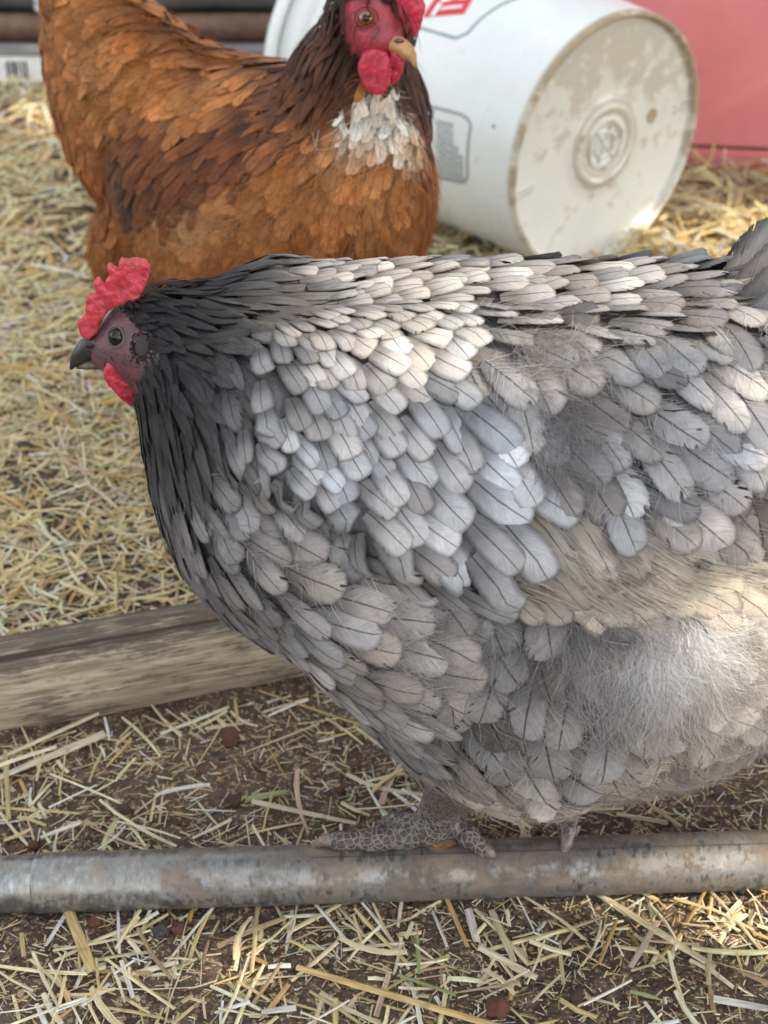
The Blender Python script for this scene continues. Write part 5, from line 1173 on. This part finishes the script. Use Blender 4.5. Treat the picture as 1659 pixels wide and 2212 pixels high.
    stem((1035, 2065), (1160, 2130), .0044, (.70, .64, .46), 'double pale stem left of the long slanting one', .35, .004)
    stem((960, 1955), (1010, 2070), .0026, (.60, .42, .18), 'golden stem leaning down from the middle of the pipe', .3, .005)
    stem((1010, 1985), (1030, 2060), .0046, W_, 'wide white flake of straw in front of the grey hen foot', .06, .004)
    stem((1060, 1985), (1110, 2095), .0040, (.6, .55, .36), 'greyish flat blade beside the wide white flake', .1, .004)
    stem((1330, 2010), (1290, 2110), .0022, (.5, .33, .12), 'brown orange stem crossing the long slanting one', .4, .008)
    stem((1420, 2000), (1360, 2100), .0034, (.62, .5, .42), 'pinkish flat straw piece right of the brown orange stem', .1, .005)
    stem((860, 2120), (985, 2165), .0026, Gn, 'green bent grass blade near the bottom edge', .2, .004)
    stem((1360, 2150), (1420, 2165), .0028, (.36, .44, .24), 'pale green blade near the lower right', .2, .004)
    stem((900, 2040), (905, 2125), .0020, (.28, .38, .14), 'upright green grass blade in front of the pipe', .2, .005)
    stem((1540, 2165), (1680, 2190), .0050, W_, 'white papery flake at the lower right corner', .05, .003)
    stem((565, 2195), (640, 2185), .0040, W_, 'white straw flake near the bottom edge left of centre', .06, .003)
    stem((1330, 1775), (1440, 1795), .0032, P_, 'pale stem lying behind the pipe under the grey hen tail end', .4, .006)
    stem((1400, 1752), (1470, 1800), .0026, (.62, .52, .32), 'shorter stem crossing behind the pipe at right', .4, .005)
    stem((150, 868), (250, 866), .0032, W_, 'bright white straw piece on the ground below the grey hen beak', .1, .010)
    stem((1555, 420), (1505, 500), .0060, (.64, .57, .42), 'bent pale stem standing up in front of the red box', .3, .02)
    stem((1450, 560), (1660, 480), .0040, (.60, .50, .28), 'long yellow stem at the right in front of the red box', .3, .02)
straw()
def scaled(o, loc, s, rz): o.location = loc; o.scale = s; o.rotation_euler = (0, 0, rz)
def clods():
    rs = np.random.default_rng(8)
    red = mat_plain('red_clod', (.125, .05, .03), .9, 0, 260, .5, .8); brn = mat_plain('brown_clod', (.075, .045, .032), .95, 0, 260, .5, .8); gry = mat_plain('grey_clod', (.07, .062, .056), .95, 0, 260, .5, .8)
    def rock(sub, seed, amp=.35):
        bm = bmesh.new(); bmesh.ops.create_icosphere(bm, subdivisions=sub, radius=1); of = Vector((seed * 3.7, seed, 0))
        for v in bm.verts: v.co *= 1 + amp * 1.3 * noise.noise(v.co * 1.3 + of) + amp * .9 * noise.noise(v.co * 3.1 + of) + amp * .5 * noise.noise(v.co * 7 + of)
        return bm
    base = {}
    def one(px, py, r, m, label, name='soil_clod'):
        key = (m.name, len(base) % 4)
        me = bm_mesh(rock(3, len(base)), name); me.polygons.foreach_set('use_smooth', np.ones(len(me.polygons), bool)); base[(len(base),)] = me
        g = ground(px, py); o = link(name, me, m); scaled(o, (g[0], g[1], gz(g[0], g[1]) + r * .45), (r, r * .9, r * .72), rs.uniform(0, 6)); tag(o, label, 'clod', 'clods of soil on the ground')
    one(107, 1106, .0062, red, 'reddish clod on the straw at the left below the grey hen head')
    one(290, 1158, .0060, gry, 'grey brown clod in the straw close to the grey hen breast')
    one(42, 888, .0050, red, 'small reddish clod near the left edge level with the beak')
    one(500, 1603, .0072, red, 'largest reddish brown clod on the bare soil below the beam')
    one(505, 1742, .0050, brn, 'brown clod behind the middle of the pipe')
    one(735, 1708, .0030, red, 'small red pebble of soil left of the grey hen foot')
    one(207, 2003, .0040, red, 'red clod just in front of the pipe joint')
    one(385, 2010, .0045, red, 'red clod in front of the pipe right of the joint')
    one(345, 2018, .0046, gry, 'dark clod beside the red one in front of the pipe')
    one(270, 1765, .0042, brn, 'brown clod behind the pipe near its joint')
    one(630, 2090, .0044, brn, 'brown clod at the root of the long golden stem')
    one(75, 1834, .0036, red, 'red crumb touching the pipe at left')
    one(1075, 2190, .0066, red, 'reddish clod cut by the bottom edge')
    one(1245, 2160, .0040, brn, 'brown clod near the bottom right')
    one(1540, 2055, .0030, gry, 'small black clod at the right in front of the pipe')
    one(60, 1310 - 330, .0075, brn, 'flat brown lump at the left edge in the straw')
    # a husk under the foot
    me = bm_mesh(rock(2, 31, .6), 'husk'); g = ground(955, 1826, 2 * PR); o = link('husk', me, mat_plain('husk_gold', (.20, .12, .05), .8, 0, 300, .6, .8)); scaled(o, (g[0], g[1], 2 * PR + .0015), (.0075, .004, .0038), .2); tag(o, 'golden brown husk caught under the grey hen foot on the pipe', 'husk')
    # grit
    V, Q, T, n = [], [], [], 0
    ico = bmesh.new(); bmesh.ops.create_icosphere(ico, subdivisions=1, radius=1); iv = np.array([v.co for v in ico.verts]); it = np.array([[v.index for v in f.verts] for f in ico.faces]); ico.free()
    for i in range(9000):
        if i < 5200: x, y = rs.uniform(-.36, .40), rs.uniform(.36, .60)
        else: x, y = rs.uniform(-.42, .45), rs.uniform(.62, .86)
        if not clear(x, y, 0): continue
        r = .0005 + .0016 * rs.random() ** 4; c = [(.05, .032, .023), (.10, .062, .042), (.15, .065, .04), (.27, .20, .13), (.40, .33, .23)][rs.choice(5, p=[.34, .32, .16, .12, .06])]
        V.append(iv * (r * rs.uniform(.6, 1.3, 3)) * rs.uniform(.75, 1.25, (len(iv), 1)) + (x, y, gz(x, y) + r * .3)); T.append(np.tile((*c, 1), (len(iv), 1))); Q.append(it + n); n += len(iv)
    N = NT('grit'); a = attr(N); m = N.done(N.pbsdf(Base__Color=a.outputs['Color'], Roughness=.9).outputs[0])
    o = link('grit', npmesh('grit', np.vstack(V), None, np.vstack(Q), False, None, np.vstack(T)), m); tag(o, 'fine crumbs of soil and grit on the ground', 'grit', None, 'stuff')
clods()

# ------------------------------------------------------------------ unseen tree added to shade the run and shape its sun patches
def tree():
    rs = np.random.default_rng(2)
    sunv = np.array(SD); c0 = np.array((0, 1.05, .12)) + sunv * 2.5
    e1 = np.cross(sunv, (0, 0, 1)); e1 /= np.linalg.norm(e1); e2 = np.cross(sunv, e1)
    # spots kept free of leaves so that sun patches land there: (place, radius)
    def pl(px, py):
        l = GREY.bvh.ray_cast(CPv, Vector(ray(px, py)).normalized())[0]; return np.array(l) if l else onY(px, py, .62)
    gaps = [(pl(790, 640), .016), (pl(860, 690), .020), (pl(910, 640), .016), (pl(940, 690), .012), (pl(845, 750), .006), (pl(1060, 660), .012), (pl(1200, 640), .014), (pl(1300, 660), .013), (pl(1400, 640), .012), (pl(1070, 760), .005),
            (pl(1650, 1210), .008), (pl(1665, 1420), .006), (onY(1640, 620, .66), .005), (ground(1430, 1945), .007), (ground(1520, 1960), .008), (ground(1610, 1960), .007), (ground(1600, 1900, .02), .006),
            (ground(90, 270), .035), (ground(40, 552), .006), (ground(1500, 540), .03), (ground(1600, 520), .03)]
    G = np.array([((g - c0) @ e1, (g - c0) @ e2) for g, _ in gaps]); GR = np.array([r for _, r in gaps])
    n = 16000; V, Q, T = [], [], []
    k = 0
    cnt = 0
    while cnt < n:
        p = rs.normal(size=3); p = p / np.linalg.norm(p) * rs.random() ** .4; p = c0 + p * np.array((1.0, 1.75, 1.05))
        cl = .55 + .45 * noise.noise(Vector(p * 1.6))
        q = np.array(((p - c0) @ e1, (p - c0) @ e2)); d = np.linalg.norm(G - q, axis=1)
        l = rs.uniform(.045, .07)
        if (d < GR + l).any(): l *= .4
        if (d < GR + l).any() or p[2] < .5: continue
        a = rs.normal(size=3); a /= np.linalg.norm(a); b = np.cross(a, rs.normal(size=3)); b /= np.linalg.norm(b); w_ = l * .5
        V += [p - a * l, p + b * w_, p + a * l, p - b * w_]; j = cnt * 4; Q.append((j, j + 1, j + 2, j + 3)); cnt += 1
        gcol = np.array((.06, .10, .025)) * rs.uniform(.6, 1.4); T += [(*gcol, 1)] * 4
    root = empty('added_shade_tree', (c0[0] + .6, c0[1], 0), 'unseen leafy tree added beside the run to shade both hens', 'tree')
    N = NT('leaf'); a = attr(N); p = N.pbsdf(Base__Color=a.outputs['Color'], Roughness=.5); tr = N.n('ShaderNodeBsdfTranslucent', Color=a.outputs['Color'])
    m = N.done(N.n('ShaderNodeMixShader', i0=.25, i1=p.outputs[0], i2=tr.outputs[0]).outputs[0])
    o = link('crown', npmesh('crown', V, Q, None, False, None, T), m, root); o['kind'] = 'stuff'
    bx, by = c0[0] + .3, c0[1]
    tk = smooth_path([(bx, by, -.1, .16), (bx + .03, by, .8, .12), (bx - .05, by + .05, 1.7, .09), (bx - .3, by, 2.6, .04)], 14); V1, F1 = tube([q[:3] for q in tk], [q[3] for q in tk], 14)
    bark = mat_plain('bark', (.12, .09, .065), .9, 0, 20, .4, .8); link('trunk', pymesh('trunk', V1, F1), bark, root)
    for q in ((.9, .6, 3.0), (-.9, .5, 2.7), (.2, -.9, 2.9), (-.2, 1.0, 3.1)):
        b = smooth_path([(bx, by, 1.5, .06), (bx + q[0] * .5, by + q[1] * .5, (1.5 + q[2]) / 2 + .1, .04), (bx + q[0], by + q[1], q[2], .015)], 8); V1, F1 = tube([z[:3] for z in b], [z[3] for z in b], 8); link('limb', pymesh('limb', V1, F1), bark, root)
tree()
